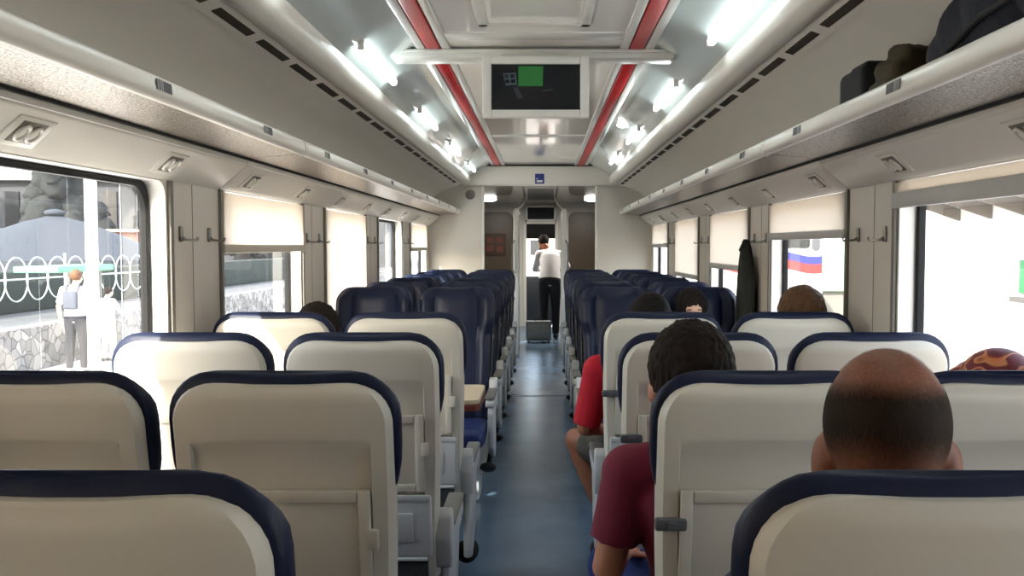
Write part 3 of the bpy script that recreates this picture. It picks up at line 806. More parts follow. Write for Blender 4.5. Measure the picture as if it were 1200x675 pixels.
def headprims(mb, c, R, s, ez=0.0, es=1.0):
    def E(p, r, rot=None): mb.ell(V(c) + R @ (V(p) * s), [q * s for q in r], (R if rot is None else R @ rot))
    E((0, -.008, .018), (.078, .098, .098))            # cranium
    E((0, .030, -.040), (.062, .066, .078))            # face
    E((0, .058, -.088), (.034, .032, .028))            # chin
    E((0, .082, .012), (.052, .022, .020))             # brow
    E((0, .098, -.030), (.013, .020, .024)); E((0, .107, -.040), (.017, .014, .013))   # nose
    E((.034, .076, -.040), (.024, .022, .022)); E((-.034, .076, -.040), (.024, .022, .022))  # cheeks
    E((0, .092, -.070), (.026, .012, .009))            # mouth
    for q in (-1, 1):
        E((q * .080, -.004, -.022 + ez), (.010 * es, .020 * es, .034 * es), Euler((.15, 0, q * -.42)).to_matrix())   # ears
        E((q * .074, .004, -.028 + ez), (.014, .012, .026))
def haircap(mb, c, R, s, th=.010, low=0.0, long=0.0):
    mb.ell(V(c) + R @ (V((0, -.022, .030)) * s), [q * s for q in (.080 + th, .094 + th, .092 + th)], R)
    if low: mb.ell(V(c) + R @ (V((0, -.05, -.02)) * s), [q * s for q in (.074 + th * .5, .062 + th, .085)], R)
    if long:
        mb.ell(V(c) + R @ (V((0, -.05, -.07)) * s), [q * s for q in (.088 + th * .5, .055 + th, .15)], R)
def person(label, P, skin, shirt, trouser, hair, vox=.009, sleeve=.95, legcover=1.0, hs=1.0, tw=1.0, rz=0, loc=(0, 0, 0), shoe=None, hairfn=None, tilt=(0, 0, 0), hands=True, ez=0.0, es=1.0, nw=1.0):
    root = thing('person', label, 'person', loc, rz)
    R = Euler(tilt).to_matrix(); hc = V(P['head'])
    pel = V(P['pelvis']); ch = V(P['chest']); nk = V(P['neck'])
    def torso(mb, g, top=True):
        for t in [k / 13 for k in range(14)]:
            c = pel.lerp(ch, t)
            rx = lerp(.165, .150, min(1, t * 2)) if t < .5 else lerp(.150, .175, (t - .5) * 2)
            ry = lerp(.115, .112, t) + .012 * math.sin(t * PI)
            mb.ell(c, (rx * tw + g, ry + g, .10 + g))
        for q in (0, 1):
            s_ = V(P['sh'][q]); mb.cap(ch.lerp(nk, .55), .062 + g, s_, .056 + g)
        mb.cap(ch, .10 + g, nk, .058 + g * .6)
    b = MB(); torso(b, 0)
    b.cap(nk, .056 * hs * nw, hc + R @ V((0, -.02, -.06)) * hs, .053 * hs * nw)
    headprims(b, hc, R, hs, ez, es)
    for q in (0, 1):
        s_, e_, w_ = (V(P[k][q]) for k in ('sh', 'el', 'wr')); b.cap(s_, .050, e_, .040); b.cap(e_, .041, w_, .027)
        if hands: hand(b, w_, P['hd'][q], P['hn'][q], 1.0, 1 if q == 0 else -1)
        h_, k_, a_ = (V(P[k][q]) for k in ('hip', 'knee', 'ank')); b.cap(h_, .088, k_, .056); b.cap(k_, .056, k_.lerp(a_, .35), .056); b.cap(k_.lerp(a_, .35), .056, a_, .036)
        tdir = V(P['toe'][q]); b.cap(a_ + V((0, 0, -.03)), .036, a_ + tdir * .15 + V((0, 0, -.05)), .028)
    bake(b, 'body', skin, root, vox, 2)
    b = MB(); torso(b, .016)
    for q in (0, 1):
        s_, e_, w_ = (V(P[k][q]) for k in ('sh', 'el', 'wr'))
        if sleeve <= 1: b.cone(s_, .068, s_.lerp(e_, sleeve), .062); b.ell(s_, (.068,) * 3)
        else:
            b.cap(s_, .066, e_, .054); b.cone(e_, .054, e_.lerp(w_, sleeve - 1), .042)
    bake(b, 'shirt', shirt, root, vox, 3)
    b = MB()
    b.ell(pel + V((0, 0, .0)), (.182 * tw, .135, .112))
    for q in (0, 1):
        h_, k_, a_ = (V(P[k][q]) for k in ('hip', 'knee', 'ank'))
        if legcover <= .5: b.cone(h_, .104, h_.lerp(k_, legcover * 2), .086); b.ell(h_, (.104,) * 3)
        else: b.cap(h_, .102, k_, .072); b.cone(k_, .072, k_.lerp(a_, (legcover - .5) * 2), .056)
    bake(b, 'trousers', trouser, root, vox, 3)
    for q in (0, 1):
        a_ = V(P['ank'][q]); td = V(P['toe'][q]); b = MB(); b.cap(a_ + V((0, 0, -.035)) - td * .03, .044, a_ + td * .17 + V((0, 0, -.052)), .036); b.box(tuple(a_ + V((-.01, -.01, -.09))), tuple(a_ + V((.01, .01, -.07))))
        bake(b, 'shoe', shoe or M['shoe'], root, .008, 3)
    if hairfn: hairfn(root, hc, R, hs)
    else:
        b = MB(); haircap(b, hc, R, hs); bake(b, 'hair', hair, root, .006, 1, .004)
    # eyes and brows
    for q in (-1, 1):
        b = MB(); b.ell(hc + R @ (V((q * .031, .089, -.008)) * hs), [.011 * hs, .007 * hs, .0055 * hs], R); b.build('eye', mat_eye, root)
        b = MB(); b.ell(hc + R @ (V((q * .032, .099, .014)) * hs), [.017 * hs, .006 * hs, .003 * hs], R); b.build('eyebrow', hair, root)
    return root
mat_eye = mat('dark_eye', srgb(30, 22, 18), .2)
def seated(**kw):
    P = dict(pelvis=(0, .385, .575), chest=(0, .335, .93), neck=(0, .345, 1.07), head=(0, .37, 1.235),
             sh=[(-.185, .31, 1.0), (.185, .31, 1.0)], el=[(-.21, .37, .725), (.21, .37, .725)], wr=[(-.13, .58, .665), (.13, .58, .665)],
             hd=[(.25, .95, -.1), (-.25, .95, -.1)], hn=[(0, 0, -1), (0, 0, -1)],
             hip=[(-.09, .42, .575), (.09, .42, .575)], knee=[(-.105, .78, .56), (.105, .78, .56)], ank=[(-.11, .75, .115), (.11, .75, .115)], toe=[(0, 1, 0), (0, 1, 0)])
    P.update(kw); return P
# --- balding man
def bald_hair(root, c, R, s):
    b = bmesh.new(); U, Wn = 64, 40; vs = {}
    dens = b.verts.layers.float_color.new('dens')
    for i in range(Wn + 1):
        th = PI * i / Wn
        for j in range(U):
            ph = 2 * PI * j / U
            dx, dy, dz = math.sin(th) * math.cos(ph), math.sin(th) * math.sin(ph), math.cos(th)
            p = V((dx * .0791, dy * .0992 - .008, dz * .0991 + .018))
            v = b.verts.new(V(c) + R @ (p * s)); vs[i, j] = v
            zc = p.z; back = -dy
            up = 1 - sst(.042, .088, zc + .05 * max(0, dy))    # bald crown above
            lo = sst(-.046, .026, zc + .012 * (1 - max(0, back)))        # fades to stubble on the nape
            fr = 1 - sst(.35, .55, dy)
            v[dens] = (max(up, .22) * lo * fr,) * 3 + (1,)
    for i in range(Wn):
        for j in range(U):
            k = (j + 1) % U
            f = [vs[i, j], vs[i + 1, j], vs[i + 1, k], vs[i, k]]
            if max(q[dens][0] for q in f) > .02:
                try: b.faces.new(f)
                except ValueError: pass
    bmesh.ops.delete(b, geom=[v for v in b.verts if not v.link_faces], context='VERTS')
    me = bpy.data.meshes.new('hair'); b.to_mesh(me); b.free()
    for p in me.polygons: p.use_smooth = True
    m, N, L, p = node_mat('short_cropped_hair'); out = N['Material Output']
    at = N.new('ShaderNodeAttribute'); at.attribute_name = 'dens'
    tc = N.new('ShaderNodeTexCoord'); mp = N.new('ShaderNodeMapping'); mp.inputs['Scale'].default_value = (330, 330, 90)
    no = N.new('ShaderNodeTexNoise'); no.inputs['Scale'].default_value = 1; L.new(tc.outputs['Object'], mp.inputs[0]); L.new(mp.outputs[0], no.inputs['Vector'])
    ad = N.new('ShaderNodeMath'); ad.operation = 'MULTIPLY_ADD'; ad.inputs[1].default_value = .7; ad.inputs[2].default_value = -.35; L.new(no.outputs['Fac'], ad.inputs[0])
    sm = N.new('ShaderNodeMath'); sm.operation = 'ADD'; sm.use_clamp = True; L.new(ad.outputs[0], sm.inputs[0]); L.new(at.outputs['Fac'], sm.inputs[1])
    cr = N.new('ShaderNodeValToRGB'); cr.color_ramp.elements[0].position = .12; cr.color_ramp.elements[1].position = .95; cr.color_ramp.elements[1].color = (.9, .9, .9, 1); L.new(sm.outputs[0], cr.inputs['Fac'])
    p.inputs['Base Color'].default_value = srgb(44, 35, 26); p.inputs['Roughness'].default_value = .8; p.inputs['Specular IOR Level'].default_value = .15
    L.new(cr.outputs['Color'], p.inputs['Alpha'])
    me.materials.append(m); o = bpy.data.objects.new('hair', me); COL.objects.link(o); o.parent = root
person('balding person with cropped dark hair and protruding ears, seated in the foreground', seated(head=(.036, .335, 1.243), neck=(.014, .335, 1.08), sh=[(-.15, .33, .98), (.16, .33, .98)], el=[(-.178, .39, .72), (.178, .39, .72)]), M['skin_brown'], M['cloth_blue'], M['trouser_dark'], M['hair_black'],
       tw=.92, vox=.006, hs=1.15, loc=(.516, FWD[0], 0), hairfn=bald_hair, tilt=(-.12, 0, -.33), ez=-.014, es=1.1, nw=1.12)
# --- maroon shirt
dx = -.13
def hair_round(root, c, R, s):
    b = MB(); haircap(b, c, R, s, .016, .01); bake(b, 'hair', M['hair_dark'], root, .0055, 1, .005)
person('dark-haired person in a maroon T-shirt leaning into the aisle', seated(pelvis=(-.02, .46, .575), chest=(-.09, .37, .90), neck=(-.12, .36, 1.035), head=(dx + .012, .365, 1.195),
       hip=[(-.082, .52, .575), (.09, .48, .575)], sh=[(-.262, .365, .965), (.09, .365, .98)], el=[(-.315, .37, .725), (.12, .39, .70)], wr=[(-.262, .60, .675), (.06, .6, .665)],
       knee=[(-.275, .79, .575), (.10, .78, .56)], ank=[(-.21, .76, .115), (.11, .75, .115)]), M['skin'], M['maroon'], M['jeans'], M['hair_dark'],
       tw=.93, vox=.008, sleeve=.72, hs=1.10, loc=(.516, FWD[1], 0), hairfn=hair_round, tilt=(-.2, .06, .1))
# --- red shirt
person('person in a red T-shirt and mottled shorts with a bare leg in the aisle', seated(head=(-.01, .37, 1.195), neck=(-.01, .345, 1.03), chest=(-.05, .36, .90), pelvis=(-.02, .46, .575),
       sh=[(-.235, .355, .985), (.15, .35, .97)], el=[(-.290, .37, .735), (.18, .38, .70)], wr=[(-.20, .62, .672), (.11, .58, .665)],
       hip=[(-.082, .52, .575), (.09, .48, .575)], knee=[(-.315, .85, .575), (.105, .78, .56)], ank=[(-.12, .66, .115), (.11, .75, .115)]), M['skin_tan'], M['redshirt'], M['camo'], M['hair_black'],
       tw=.93, vox=.009, sleeve=.96, legcover=.36, loc=(.516, FWD[3], 0), tilt=(-.15, 0, 0))
# --- facing the camera by the right window
person('dark-haired person facing the camera over the seat backs beside the hanging coat', seated(head=(.045, .33, 1.13), neck=(.03, .33, .97), chest=(0, .345, .84), sh=[(-.165, .34, .92), (.165, .34, .92)], el=[(-.185, .39, .72), (.18, .39, .72)]), M['skin_pale'], M['cloth_rust'], M['trouser_dark'], M['hair_black'],
       tw=.88, vox=.009, loc=(RX['w'] - .045, BWD[0], 0), rz=PI, hairfn=lambda r, c, R, s: (lambda b: (haircap(b, c, R, s, .018, .012), bake(b, 'hair', M['hair_black'], r, .006, 1, .007)))(MB()))
# --- auburn hair
def hair_long(m):
    def fn(root, c, R, s):
        b = MB(); haircap(b, c, R, s, .016, .01, 1); bake(b, 'hair', m, root, .006, 1, .006)
    return fn
person('person with long auburn hair seated by the window below the locomotive', seated(head=(.115, .36, 1.215), neck=(.09, .34, 1.05), chest=(.03, .33, .9)), M['skin_pale'], M['cloth_grey'], M['jeans'], M['hair_brown'], vox=.01, hs=1.06, loc=(RX['w'], FWD[3], 0), hairfn=hair_long(M['hair_brown']))
# --- left window dark hair
person('person with dark hair leaning out past a left window seat corner', seated(head=(.105, .36, 1.15), neck=(.07, .34, 1.0), chest=(.04, .33, .88), sh=[(-.12, .32, .97), (.205, .33, .96)], el=[(-.18, .37, .72), (.205, .39, .725)]), M['skin'], M['cloth_grey'], M['trouser_dark'], M['hair_dark'], vox=.01, hs=1.0, loc=(-RX['w'], FWD[3], 0), hairfn=hair_round)
# --- headscarf
def scarf(root, c, R, s):
    b = MB(); b.ell(V(c) + R @ V((0, -.012, .022)), (.098, .112, .108), R); b.ell(V(c) + R @ V((0, -.045, -.05)), (.10, .085, .11), R); b.ell(V(c) + V((0, -.01, -.16)), (.13, .10, .07))
    b.cap(V(c) + R @ V((-.075, .045, .05)), .026, V(c) + R @ V((-.085, .03, -.08)), .03)
    bake(b, 'headscarf', M['scarf'], root, .007, 2)
    b = MB(); b.tube([V(c) + R @ V((-.098 * math.cos(t), .085 - .02 * math.sin(t), .105 * math.sin(t) - .02)) for t in [PI * k / 12 for k in range(13)]], .014, 8); b.build('scarf_lining', mat('pink_lining', srgb(198, 150, 160), .7), root)
person('person in a red and orange patterned headscarf seated by the right window', seated(head=(.115, .36, 1.15), neck=(.08, .34, 1.0), chest=(0.02, .33, .87)), M['skin_pale'], M['cloth_rust'], M['trouser_dark'], M['hair_dark'], vox=.01, hs=1.0, loc=(RX['w'], FWD[1], 0), hairfn=scarf)
# --- standing attendant, back turned, bending
STX, STY = .15, 14.65
person('person in white shirt and dark trousers standing bent in the far doorway', dict(pelvis=(0, 0, .97), chest=(.02, .16, 1.33), neck=(.0, .24, 1.45), head=(-.10, .31, 1.585),
       sh=[(-.17, .19, 1.39), (.20, .17, 1.38)], el=[(-.24, .33, 1.14), (.30, .36, 1.18)], wr=[(-.12, .52, 1.12), (.24, .58, 1.14)], hd=[(.3, .9, -.1), (-.2, .9, -.1)], hn=[(0, 0, -1), (0, 0, -1)],
       hip=[(-.09, 0, .93), (.09, 0, .93)], knee=[(-.10, .03, .51), (.10, .04, .51)], ank=[(-.10, -.02, .09), (.10, -.02, .09)], toe=[(-.1, 1, 0), (.1, 1, 0)]),
       M['skin_tan'], M['shirtwhite'], M['trouser_dark'], M['hair_black'], vox=.012, sleeve=1.8, loc=(STX, STY, 0), tilt=(-.5, 0, .3))

# ------------------------------------------------------------------ loose things
c = thing('trolley_case', 'grey case standing on the aisle floor by the far doorway', 'case', (-.03, 14.1, 0))
s = MB(); s.box((-.2, 0, .03), (.2, .2, .34), .02, 3); s.build('case_body', M['case'], c)
s = MB(); s.box((-.17, -.006, .07), (.17, .002, .30), .004); s.build('case_front', mat('case_front', srgb(150, 152, 148), .5, var=.2, scale=30), c)
s = MB(); s.tube([(-.06, .1, .335), (-.06, .1, .37), (.06, .1, .37), (.06, .1, .335)], .01, 8); s.build('case_handle', M['black'], c)
for x in (-.16, .16):
    s = MB(); s.cone((x - .015, .1, .02), .02, (x + .015, .1, .02), .02, 14); s.build('caster', M['black'], c)
# bag on the right rack
ZR = EYE + .4125
bag = thing('travel_bag', 'navy soft travel bag lying on the right luggage rack', 'bag', (1.135, 1.86, ZR + .004))
s = MB()
for yy, rx, rz_ in ((-.55, .12, .155), (-.3, .135, .165), (-.05, .135, .155), (.18, .13, .14), (.34, .12, .115), (.45, .10, .085)):
    s.ell((0, yy, rz_ - .004), (rx, .19, rz_), Euler((.05, 0, .1 * math.sin(yy * 9))).to_matrix())
for k in range(14):
    s.ell((random.uniform(-.1, .06), random.uniform(-.5, .4), random.uniform(.14, .24)), (.05, random.uniform(.05, .12), .03), Euler((random.uniform(-.5, .5), 0, random.uniform(-1, 1))).to_matrix())
bake(s, 'bag_body', M['bagnavy'], bag, .009, 3, .0025)
s = MB(); s.tube([(-.05, .05, .27), (-.06, .1, .315), (-.05, .16, .325), (-.03, .2, .30), (-.02, .22, .25)], .013, 8); s.ell((-.05, .2, .265), (.03, .05, .03)); bake(s, 'bag_handle', M['bagnavy'], bag, .006, 2)
s = MB(); s.tube([(-.125, -.4, .07), (-.135, -.1, .10), (-.13, .15, .09), (-.11, .35, .06)], .008, 8); s.build('bag_piping', M['bagblack'], bag)
b2 = thing('camera_pouch', 'small black boxy pouch at the end of the bags on the right rack', 'pouch', (1.072, 2.84, ZR + .006))
s = MB(); s.box((-.07, -.11, 0), (.07, .105, .132), .018, 3); s.box((-.06, -.11, .10), (.05, .03, .142), .012, 3); bake(s, 'pouch_body', M['bagblack'], b2, .005, 1)
s = MB(); s.tube([(x, .106, z + .066) for x, z in rrect(-.064, .064, -.06, .06, .02, 4)], .004, 6, True); s.build('pouch_rim', M['grey'], b2)
b3 = thing('folded_jacket', 'folded olive jacket between the pouch and the navy bag', 'jacket', (1.135, 2.62, ZR + .003))
s = MB(); s.box((-.13, -.09, .0), (.09, .10, .07), .03, 3); s.box((-.12, -.08, .055), (.08, .07, .115), .025, 3, Euler((.1, .05, .1)).to_matrix()); s.box((-.10, -.09, .10), (.06, .02, .15), .02, 3, Euler((.15, .1, .2)).to_matrix()); bake(s, 'jacket_body', M['bagolive'], b3, .007, 1, .003)
# coat on the hook
hx = WX - .05; hy = WS + WP * 1 + WL + .42
ct = thing('hanging_coat', 'dark coat hanging from a hook between the right windows', 'coat', (hx, hy, EYE + .025))
lo = []
for z, w_, d_, off in ((.015, .012, .012, 0), (0, .025, .02, .0), (-.05, .045, .03, .01), (-.12, .085, .036, .02), (-.22, .13, .04, .03), (-.36, .15, .042, .02), (-.52, .15, .044, .01), (-.68, .145, .046, .01), (-.80, .14, .046, .01)):
    lo.append([(-.005 + d_ * math.sin(t) * (1 + .25 * math.sin(5 * t)), -off + w_ * math.cos(t), z) for t in [2 * PI * k / 40 for k in range(40)]])
s = MB(); s.loft(lo); s.build('coat_body', M['coat'], ct, sharp=80)
lo = []
for z, w_, d_, y_ in ((-.10, .03, .03, -.07), (-.2, .045, .036, -.10), (-.4, .045, .036, -.115), (-.6, .042, .034, -.115)):
    lo.append([(-.02 + d_ * math.sin(t), y_ + w_ * math.cos(t), z) for t in [2 * PI * k / 20 for k in range(20)]])
s = MB(); s.loft(lo); s.build('coat_sleeve', M['coat'], ct, sharp=80)
s = MB(); s.tube([(-.02, -.03, -.03), (-.035, 0, -.05), (-.02, .03, -.03), (.0, .0, .0)], .014, 8); s.build('coat_collar', M['coat'], ct)

# ------------------------------------------------------------------ outside, left
PZ = -.6
def asphalt(name, c, sc=3, var=.12): return mat(name, c, .9, var=var, scale=sc)
b = MB(); b.box((-8.8, -30, PZ - .4), (-1.9, 90, PZ)); struct(b.build('ground_platform_left', asphalt('platform_paving', srgb(232, 228, 220))))
b = MB(); b.box((-1.9, -30, PZ - .6), (1.9, 90, PZ - .55)); struct(b.build('ground_track', asphalt('ballast', srgb(120, 112, 104), 20, .4)))
b = MB(); b.box((-60, -30, PZ - .4), (-8.8, 90, .12)); struct(b.build('ground_terrace', asphalt('terrace_paving', srgb(92, 92, 90))))
# rubble stone wall
m, N, L, p = node_mat('rubble_stone'); M['stone'] = m
tc = N.new('ShaderNodeTexCoord'); vo = N.new('ShaderNodeTexVoronoi'); vo.inputs['Scale'].default_value = 5.5; L.new(tc.outputs['Object'], vo.inputs['Vector'])
v2 = N.new('ShaderNodeTexVoronoi'); v2.feature = 'DISTANCE_TO_EDGE'; v2.inputs['Scale'].default_value = 5.5; L.new(tc.outputs['Object'], v2.inputs['Vector'])
cr = N.new('ShaderNodeValToRGB'); cr.color_ramp.elements[0].color = srgb(84, 82, 80); cr.color_ramp.elements[1].color = srgb(160, 156, 150); L.new(vo.outputs['Color'], cr.inputs['Fac'])
c2 = N.new('ShaderNodeValToRGB'); c2.color_ramp.elements[0].color = srgb(150, 150, 150); c2.color_ramp.elements[1].position = .08; L.new(v2.outputs['Distance'], c2.inputs['Fac'])
mx = N.new('ShaderNodeMix'); mx.data_type = 'RGBA'; mx.blend_type = 'MULTIPLY'; mx.inputs['Factor'].default_value = 1
L.new(cr.outputs[0], mx.inputs['A']); L.new(c2.outputs[0], mx.inputs['B']); L.new(mx.outputs['Result'], p.inputs['Base Color']); p.inputs['Roughness'].default_value = .9
b = MB(); b.box((-8.95, -10, PZ - .1), (-8.6, 80, .16), .04); o = b.build('wall_platform_stone', M['stone']); struct(o)
# hoop railing
r = thing('hoop_railing', 'white metal railing of round hoops beyond the stone wall', 'railing', (-10.2, 0, .12))
M['outwhite'] = mat('white_enamel', srgb(224, 226, 228), .5)
s = MB(); s.cone((0, 8, .75), .018, (0, 24.6, .75), .018, 8); s.build('rail_bar', M['outwhite'], r)
for k in range(18):
    y = 11.5 + .74 * k
    s = MB(); s.tube([(0, y + .39 * math.cos(t), .75 + .43 * math.sin(t)) for t in [2 * PI * q / 24 for q in range(24)]], .014, 6, True); s.build('hoop', M['outwhite'], r)
for y in (8, 13.6, 19.2, 24.6):
    s = MB(); s.cone((0, y, 0), .025, (0, y, 1.25), .025, 8); s.build('rail_post', M['outwhite'], r)
# post on the platform
r = thing('platform_post', 'tall white post on the platform outside the nearest left window', 'post', (-6.55, 13.1, PZ))
s = MB(); s.cone((0, 0, 0), .085, (0, 0, 5.5), .085, 20); s.build('shaft', M['outwhite'], r)
s = MB(); s.cone((0, 0, 0), .15, (0, 0, .06), .14, 20); s.build('flange', M['outwhite'], r)
# parasols behind the railing
def parasol(label, x, y, rad, zt, zb, m):
    r = thing('garden_parasol', label, 'parasol', (x, y, .12), 0, 'garden parasols beyond the railing')
    s = MB(); ring = lambda q, z, n=32: [(q * math.cos(2 * PI * k / n) * (1 - .03 * (k % 4 == 2)), q * math.sin(2 * PI * k / n) * (1 - .03 * (k % 4 == 2)), z) for k in range(n)]
    s.loft([ring(.05, zt), ring(rad * .25, lerp(zt, zb, .16)), ring(rad * .6, lerp(zt, zb, .5)), ring(rad, zb), ring(rad, zb - .25), ring(rad * .97, zb - .02), ring(rad * .5, lerp(zt, zb, .45)), ring(.05, zt - .08)])
    s.build('canopy', m, r)
    s = MB(); s.cone((0, 0, 0), .045, (0, 0, zt + .1), .04, 12); s.build('pole', M['grey'], r)
    s = MB(); s.cone((0, 0, 0), .4, (0, 0, .08), .38, 20); s.build('foot', M['grey'], r)
    s = MB(); s.ell((0, 0, zt + .06), (.3, .3, .12)); s.build('finial', m, r)
M['par_blue'] = mat('blue_grey_canvas', srgb(50, 55, 62), .9, var=.08); M['par_brown'] = mat('brown_grey_canvas', srgb(50, 45, 41), .9, var=.08)
parasol('wide blue-grey parasol with a pale pointed top beyond the hoop railing', -14.9, 27.5, 3.4, 2.35, 1.0, M['par_blue'])
parasol('brown-grey parasol at the left edge behind the blue-grey one', -21.6, 32, 3.4, 2.6, 1.5, M['par_brown'])
# low structure under the parasols: planter hedge
b = MB(); b.box((-11.4, 6, .12), (-10.9, 48, 1.0), .1); o = b.build('hedge', mat('dark_hedge', srgb(32, 44, 34), .95, var=.5, scale=6, bump=.8, bscale=12)); tag(o, 'low dark green hedge running behind the hoop railing', 'hedge', kind='stuff')
# green awning, kiosk
r = thing('market_awning', 'pale green flat awning beyond the stone wall', 'awning', (-9.35, 18.6, .12))
s = MB(); s.box((-.55, -1.8, .90), (.3, .4, 1.02), .02); s.build('awning_roof', mat('mint_canvas', srgb(96, 168, 124), .8), r)
for x in (-.45, .2):
    s = MB(); s.cone((x, 0, 0), .03, (x, 0, .93), .03, 8); s.build('awning_post', M['grey'], r)
r = thing('kiosk', 'orange-fronted kiosk with a pale roof line behind the railing', 'kiosk', (-17.5, 39, .12))
s = MB(); s.box((-2.5, 0, 0), (-.1, 2.5, 2.0)); s.build('kiosk_body', mat('kiosk_orange', srgb(120, 62, 44), .8, var=.4, scale=1.2), r, smooth=False)
s = MB(); s.box((-2.7, -.3, 2.0), (0, 2.7, 2.12), .02); s.build('kiosk_roof', mat('kiosk_roof', srgb(214, 160, 130), .7), r)
# pale station building and wooded slope behind
r = thing('station_building', 'long grey building with rows of piers behind the parasols', 'building', (-24, 58, .12))
s = MB(); s.box((-20, 0, 0), (14, 6, 5.6)); s.build('building_wall', mat('grey_render', srgb(62, 64, 66), .9, var=.2, scale=1), r, smooth=False)
s = MB(); s.box((-20.5, -.6, 5.6), (14.5, 6.5, 5.95)); s.build('building_roof', mat('pale_roof', srgb(150, 150, 146), .8), r, smooth=False)
for k in range(16):
    s = MB(); s.box((-19 + 2.1 * k, -.12, .4), (-18.1 + 2.1 * k, .02, 4.9)); s.build('building_window', mat('dark_window', srgb(22, 24, 28), .3) if k == 0 else bpy.data.materials['dark_window'], r, smooth=False)
M['leaf'] = mat('dark_leaves', srgb(30, 34, 33), .95, var=.6, scale=1.5, bump=.8, bscale=4); M['bark'] = mat('bark', srgb(70, 60, 50), .95, var=.3)
def tree(label, x, y, h, w):
    r = thing('tree', label, 'tree', (x, y, .12), 0, 'dark trees behind the parasols')
    s = MB(); s.cone((0, 0, 0), .25, (0, 0, h * .5), .15, 10); s.build('trunk', M['bark'], r)
    s = MB(); rng = random.Random(int(x * 7 + y))
    for k in range(70):
        t = rng.random(); z = h * (.22 + .72 * t); q = w * (1 - .75 * t) ** .8
        a = rng.uniform(0, 2 * PI); rr = q * rng.uniform(.2, .75); g = max(.4, q * rng.uniform(.2, .42))
        s.ell((rr * math.cos(a), rr * math.sin(a), z), (g, g, g * 1.15), u=18, v=12)
    for v in s.bm.verts:
        c_ = v.co; d_ = (c_ - Vector((0, 0, h * .6))).normalized()
        v.co = c_ + d_ * (.28 * mnoise.noise(c_ * 2.6) + .2 * mnoise.noise(c_ * 6.0))
    s.build('crown', M['leaf'], r, sharp=180)
for i, (x, y, h, w, lb) in enumerate(((-31.5, 44, 8.2, 3.2, 'tall dark tree behind the brown-grey parasol at the picture edge'), (-25.2, 47, 7.2, 2.9, 'dark tree behind the peak of the blue-grey parasol'), (-38.5, 50, 10, 3.6, 'tallest dark tree, farthest to the left'), (-21.6, 52.0, 6.0, 2.2, 'lower dark tree left of the white platform post'),
   (-15.2, 46, 6.2, 2.1, 'dark tree seen under the half-down blind of the left window, nearer of two'), (-16.9, 53.2, 7.5, 2.2, 'dark tree seen under the half-down blind of the left window, farther of two'))):
    tree(lb, x, y, h, w)
b = MB(); b.box((-80, 66, -.3), (-10, 67, 6.5)); struct(b.build('hills', mat('pale_hill', srgb(150, 156, 150), .95, var=.3, scale=.3), smooth=False))
# people on the platform
standP = dict(pelvis=(0, 0, .95), chest=(0, .02, 1.32), neck=(0, .0, 1.45), head=(.02, .03, 1.61), sh=[(-.19, 0, 1.39), (.19, 0, 1.39)], el=[(-.27, -.02, 1.12), (.26, 0, 1.12)], wr=[(-.29, .08, .88), (.27, .1, .88)],
   hd=[(0, .1, -1), (0, .1, -1)], hn=[(1, 0, 0), (-1, 0, 0)], hip=[(-.09, 0, .92), (.09, 0, .92)], knee=[(-.10, .02, .50), (.10, .05, .50)], ank=[(-.10, -.04, .09), (.11, .02, .09)], toe=[(-.1, 1, 0), (.1, 1, 0)])
pr = person('person in white T-shirt and dark trousers walking along the platform, back turned', standP, M['skin_pale'], M['shirtwhite'], M['trouser_dark'], M['hair_brown'], vox=.014, sleeve=.8, loc=(-7.75, 14.9, PZ), shoe=M['outwhite'])
b = MB(); b.box((-.12, -.20, 1.08), (.12, -.115, 1.38), .04, 3); b.build('backpack', M['backpack'], pr)
for q in (-1, 1):
    b = MB(); b.tube([(q * .09, -.13, 1.36), (q * .1, -.06, 1.47), (q * .1, .08, 1.46), (q * .1, .155, 1.3)], .015, 6); b.build('backpack_strap', M['backpack'], pr)
P2 = dict(standP); P2['el'] = [(-.26, .05, 1.12), (.30, .10, 1.14)]; P2['wr'] = [(-.24, .2, .92), (.42, .25, .98)]
pr2 = person('person in cream clothes half hidden behind the white platform post', P2, M['skin_pale'], M['cloth_cream'], M['cloth_cream'], M['hair_dark'], vox=.014, sleeve=.6, loc=(-7.95, 16.4, PZ - .35 + .35), rz=-.4)
pr2.scale = (.8, .8, .8)

# ------------------------------------------------------------------ outside, right
b = MB(); b.box((1.9, -30, PZ - .6), (40, 90, PZ - .2)); struct(b.build('ground_yard_right', asphalt('yard_concrete', srgb(190, 186, 180))))
r = thing('depot_building', 'white station building with bracketed eaves outside the nearest right window', 'building', (9.5, 8, PZ - .2))
W_ = mat('white_render', srgb(226, 224, 218), .9, var=.03)
s = MB(); s.box((0, -18, 0), (6, 13.5, 3.4)); s.build('building_wall', W_, r, smooth=False)
s = MB(); s.box((-1.1, -18.4, 3.4), (6.5, 13.9, 3.6)); s.build('eaves_roof', W_, r, smooth=False)
for k in range(17):
    y = 12.4 - 1.45 * k
    s = MB(); s.box((-.95, y - .09, 3.2), (-.002, y + .09, 3.395)); s.prism([(-.9, 3.2), (-.002, 3.2), (-.002, 2.9)], 1, y - .06, y + .06); s.build('bracket', mat('weathered_timber', srgb(92, 84, 76), .8) if k == 0 else bpy.data.materials['weathered_timber'], r, smooth=False)
for y in (9.1, 4.6, 0.2, -4.4):
    s = MB(); s.box((-.05, y - .6, 1.4), (-.002, y + .6, 2.05)); f_ = s.build('window_shutter', mat('green_shutter', srgb(60, 130, 80), .7) if y == 9.1 else bpy.data.materials['green_shutter'], r, smooth=False)
    s = MB(); s.box((-.06, y - .4, 1.5), (-.05, y + .2, 1.95)); s.build('shutter_panel', W_, f_, smooth=False)
s = MB(); s.box((-.14, -18, 1.22), (-.002, 9.9, 1.32)); s.build('ledge', mat('grey_ledge', srgb(96, 94, 90), .8), r, smooth=False)
